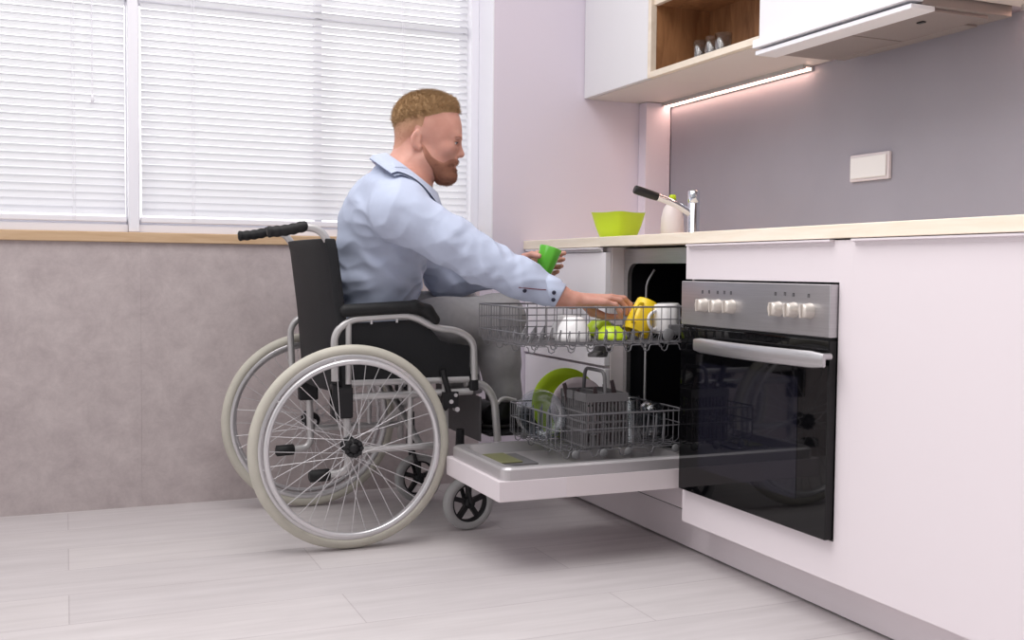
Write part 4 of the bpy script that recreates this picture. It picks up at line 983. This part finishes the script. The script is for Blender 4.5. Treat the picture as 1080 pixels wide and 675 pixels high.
for s in (-1, 1):
    e = hp(478.8, 151.6, s*.0305); ey = part('eye', MB().lathe([(.0112*math.sin(t), .0112*math.cos(t)) for t in [PI*i/16 for i in range(17)]], e, None, 24), M['eye'], PM)
    g = HA @ np.array((.93, s*.02, -.30)); g /= np.linalg.norm(g)
    part('iris', MB().lathe([(0, .0117), (.0035, .0115), (.0060, .0103), (.0064, .0092)], e, basis(g), 20), M['iris'], ey)
    lid = Field(.02); lid.u(ell(e, (.0134, .0134, .0130), HA))
    part('eyelid', sdf(lambda P, lid=lid, e=e: smax(lid(P), -np.maximum(np.abs((P-e) @ HA[:, 2] + .0018 + .0 - ((P-e) @ HA[:, 0]-.012)*.0) - .0030, .004-(P-e) @ HA[:, 0]), .0012), e-.02, e+.02, .0013, 1), M['skin'], PM)
    part('lash_and_brow_shade', MB().tube([e + HA @ np.array((.0140*math.cos(t), s*.0140*math.sin(t), .0010)) for t in (-.5, -.1, .3, .7, 1.1)], [.0008, .0015, .0017, .0015, .0008], 8), M['black_plastic'], PM)  # dark line for the lashes, with the shadow under the brow painted in
    part('eyebrow', MB().tube([on_skin(hp(*q)) for q in ((486, 146.2, s*.013), (486, 145.2, s*.024), (483.5, 144.6, s*.036), (478, 145.6, s*.050))], [.0026, .0036, .0032, .0016], 8), M['beard'], PM)

# shirt
SF = Field(); torso_ops(SF, 0.0)
SF.chain([at(424, 226, 3.06), SHR*.4+ELR*.6, ELR, ELR*.45+CUR*.55, CUR], [.088, .072, .066, .056, .041], .035)
SF.chain([at(430, 224, 3.36), SHL*.4+ELL*.6, ELL, CUL], [.086, .070, .062, .042], .035)
SF.u(ell((.925, 3.37, .645), (.150, .172, .085)), .05)
SF.u(cap(at(420, 190, 3.215), at(426, 203, 3.215), .072, .085), .04)
axR = (CUR-SHR)/np.linalg.norm(CUR-SHR); axL = (CUL-ELL)/np.linalg.norm(CUL-ELL)
axT = np.array((.45, .1, 1.0)); axT /= np.linalg.norm(axT)
cn = at(440, 160, Y1m) - at(425, 205, 3.215); cn /= np.linalg.norm(cn); cc = at(428, 186, 3.208)
cax = HA @ np.array((.60, 0, .80))                  # collar axis, leaning with the neck
def shirt(P):
    D = SF(P)
    t = np.clip((P-SHR) @ axR / np.linalg.norm(CUR-SHR), -1, 1.2)
    dl = np.linalg.norm((P-SHR) - np.outer((P-SHR) @ axR, axR), axis=1)
    wR = np.clip(1.6 - dl/.075, 0, 1)*np.clip(t*4, 0, 1)
    D = D + wR*(.0048*folds(P, 21, .075, 6, axR + np.array((0, .2, .5))) + .0040*folds(P, 27, .05, 4, axR)*np.exp(-((t-.55)/.22)**2))
    wT = 1-wR
    D = D + wT*(.0050*folds(P, 33, .11, 6, (.55, .1, .9)) + .0100*np.abs(folds(P, 39, .10, 5, (-.5, 0, .8))) - .003)
    D = D + wR*(.0095*np.abs(folds(P, 57, .085, 4, axR*.6 + np.array((0, 0, .7)))) - .003)
    # stretched creases running from the armpit down to the waist
    q = P - at(405, 285, 3.2); s = q @ np.array((.62, .0, .78)); 
    D = D + wT*(.0045*np.sin(s*2*PI/.075 + 2.2*folds(P, 44, .2, 4)))*np.clip(1-np.abs(q[:, 2])/.16, 0, 1)
    D = smax(D, (P-CUR) @ axR - .0, .004); 
    w = (P-CUL) @ axL; near = np.linalg.norm(P-CUL, axis=1) < .14
    D = np.where(near, smax(D, w, .004), D)
    D = np.where(np.linalg.norm(P-cc, axis=1) < .19, smax(D, (P-cc) @ cax - .002, .006), D)
    return smax(D, .570-P[:, 2], .006)
slo, shi = SF.bounds()
SHIRT = part('shirt', sdf(shirt, slo, shi, .0038, 1), M['shirt'], PM, label='light blue long-sleeved shirt')
def collar(P):
    d = BF(P)
    h = (P-cc) @ cax; u = (P-cc) @ (HA @ np.array((.80, 0, -.60)))
    flare = .0095 + np.clip(.020-h, 0, .030)*.70
    top = .020; bot = -.027 - .018*np.clip(u/.05, 0, 1)
    return np.maximum(np.maximum(np.abs(d-flare)-.0040, h-top), bot-h)
def largest(sm):
    lab = np.arange(len(sm.V)); Q = sm.Q
    for _ in range(2000):
        m = lab[Q].min(1); new = lab.copy()
        for i in range(4): np.minimum.at(new, Q[:, i], m)
        new = new[new]
        if (new == lab).all(): break
        lab = new
    best = np.bincount(lab[Q[:, 0]]).argmax(); keep = lab == best; ix = np.cumsum(keep)-1
    return SMesh(sm.V[keep], ix[Q[keep[Q[:, 0]]]])
part('collar', largest(sdf(collar, cc-.14, cc+.14, .0024, 1)), M['shirt'], SHIRT, label='folded shirt collar')
def cuff(c, a, inner):
    A = basis(a, (0, 0, 1)); s = 1
    prof = [(.042, -.054), (.0460, -.052), (.0448, -.02), (.0432, .006), (.0415, .009), (.0385, .008), (.0385, -.002), (.038, -.05), (.042, -.054)]
    return part('cuff', MB().lathe(prof, c, A, 40, 1, .92), M['shirt'], SHIRT)
cuR = cuff(CUR + axR*.004, axR, True); cuL = cuff(CUL + axL*.004, axL, True)
def on_sleeve(px, py):                               # first point of the cuff or sleeve along the view
    o = np.array((0, 0, CAMZ)); d = _ray(px, py); d = d/np.linalg.norm(d); t = 2.4
    for _ in range(160):
        p = o+d*t; v = min(shirt(p[None])[0], cap(CUR-axR*.05, CUR+axR*.01, .0448)[0](p[None])[0])
        if v < .0004: break
        t += max(v*.6, .0005)
    return p
for px, py in ((584.3, 308.6), (583.6, 316.2), (553.4, 306.6)):
    p = on_sleeve(px, py); n_ = -_ray(px, py); n_ /= np.linalg.norm(n_)
    part('button', MB().lathe([(0, .0032), (.0050, .0032), (.0062, .0018), (.0062, -.003), (0, -.003)], p, basis(n_), 18), M['button'], cuR if px > 560 else SHIRT)
pl_ = [on_sleeve(px, py) - _ray(px, py)/np.linalg.norm(_ray(px, py))*.0006 for px, py in ((547, 303.2), (555, 304.0), (563, 304.8), (571, 305.4), (576, 305.6))]
part('placket_edge', MB().tube(pl_, .0016, 6), M['placket'], SHIRT)

# trousers
TF = Field()
TF.u(ell((.925, 3.37, .615), (.135, .178, .098)))
for hi_, kn, an in ((HIR, KNR, ANR), (HIL, KNL, ANL)):
    TF.chain([hi_, hi_*.5+kn*.5+np.array((0, 0, .006)), kn], [.098, .092, .080], .04); TF.chain([kn, kn*.5+an*.5+np.array((-.012, 0, 0)), an], [.078, .066, .062], .03)
def trousers(P):
    D = TF(P)
    for kn, sd in ((KNR, 3), (KNL, 9)):
        w = np.exp(-((np.linalg.norm(P-kn-np.array((-.03, 0, -.03)), axis=1))/.11)**2)
        D = D + w*.0055*folds(P, sd, .06, 6, (.7, 0, .7))
    D = D + .0030*folds(P, 51, .09, 6)
    D = smax(D, (ANR[2]-.012)-P[:, 2], .004)
    return smax(D, P[:, 2]-.672 - 10*np.clip(P[:, 0]-.96, 0, .05), .006)
tlo, thi = TF.bounds()
part('trousers', sdf(trousers, tlo, thi, .0055, 1), M['trouser'], PM, label='grey trousers')
for an, dy in ((ANR, .012), (ANL, .03)):
    f = Field(); x0 = an[0]; d = np.array((.985, dy*4, 0)); d /= np.linalg.norm(d); b = np.array((an[0]-.045, an[1], .346))
    f.u(ell(b+np.array((.01, 0, .0)), (.045, .036, .034))); f.u(cap(b+np.array((.02, 0, .005)), b+d*.16+np.array((0, 0, -.006)), .036, .033), .02); f.u(ell(b+d*.165+np.array((0, 0, -.008)), (.055, .040, .026)), .02)
    f.u(cap(b+np.array((.04, 0, .01)), (an[0], an[1], an[2]), .040, .043), .02)
    sh_ = part('shoe', sdf(lambda P, f=f: smax(f(P), .324-P[:, 2], .003), *f.bounds(), .004, 1), M['shoe'], PM, label='black leather shoe')
    so2 = Field(); so2.u(ell(b+np.array((.01, 0, -.02)), (.050, .039, .05))); so2.u(cap(b+np.array((.02, 0, -.02)), b+d*.16+np.array((0, 0, -.02)), .039, .037), .02); so2.u(ell(b+d*.165+np.array((0, 0, -.02)), (.058, .043, .05)), .02)
    part('sole', sdf(lambda P, f=so2: np.maximum(np.maximum(f(P), .3125-P[:, 2]), P[:, 2]-.3265), *so2.bounds(), .004, 1), M['sole'], sh_)

# green mug held by the left hand
t0, t1 = at(572.5, 289.5, 3.150), at(581, 261.5, 3.150)
ax2 = t1-t0; mug('mug', .0385, np.linalg.norm(ax2), t0, basis(ax2, (0, 1, 0)), M['green'], 'leaf green mug held up in the left hand of the man', math.radians(55), None, .70, flute=8)

# ================================================================== LIGHT
W = bpy.data.worlds.new('daylight'); S.world = W; W.use_nodes = True; nt = W.node_tree; bg = nt.nodes['Background']
tc = nt.nodes.new('ShaderNodeTexCoord')
def mathn(op, *v):
    n = nt.nodes.new('ShaderNodeMath'); n.operation = op
    for i, x in enumerate(v):
        if hasattr(x, 'is_output'): nt.links.new(x, n.inputs[i])
        else: n.inputs[i].default_value = x
    return n.outputs[0]
dt = nt.nodes.new('ShaderNodeVectorMath'); dt.operation = 'DOT_PRODUCT'; dt.inputs[1].default_value = (-.22, .93, .30); nt.links.new(tc.outputs['Generated'], dt.inputs[0])
sx = nt.nodes.new('ShaderNodeSeparateXYZ'); nt.links.new(tc.outputs['Generated'], sx.inputs[0])
sky = mathn('MULTIPLY_ADD', mathn('POWER', mathn('MAXIMUM', mathn('MULTIPLY_ADD', dt.outputs['Value'], .5, .5), 0.0), 2.8), 2.7, .33)     # brightest where the windows face
mr = nt.nodes.new('ShaderNodeMapRange'); mr.inputs['From Min'].default_value = -.12; mr.inputs['From Max'].default_value = .08; mr.inputs['To Min'].default_value = .30; nt.links.new(sx.outputs['Z'], mr.inputs['Value'])
nt.links.new(mathn('MULTIPLY', sky, mr.outputs[0]), bg.inputs['Strength']); bg.inputs['Color'].default_value = (1, .985, 1, 1)
def area(name, loc, rot, sx_, sy_, power, col):
    d = bpy.data.lights.new(name, 'AREA'); d.shape = 'RECTANGLE'; d.size = sx_; d.size_y = sy_; d.energy = power; d.color = col
    o = bpy.data.objects.new(name, d); COL.objects.link(o); o.location = loc; o.rotation_euler = rot; return o
area('overhead_fill', (0.25, 2.2, 2.75), (0, 0, 0), 2.0, 2.0, 50, (1, .97, .96))  # added soft overhead fill, brightens the room and gives floor shadows
vs_ = S.view_settings; S.display_settings.display_device = 'sRGB'; vs_.view_transform = 'Standard'; vs_.look = 'None'; vs_.gamma = 1.0; vs_.exposure = 0.0; vs_.use_curve_mapping = False
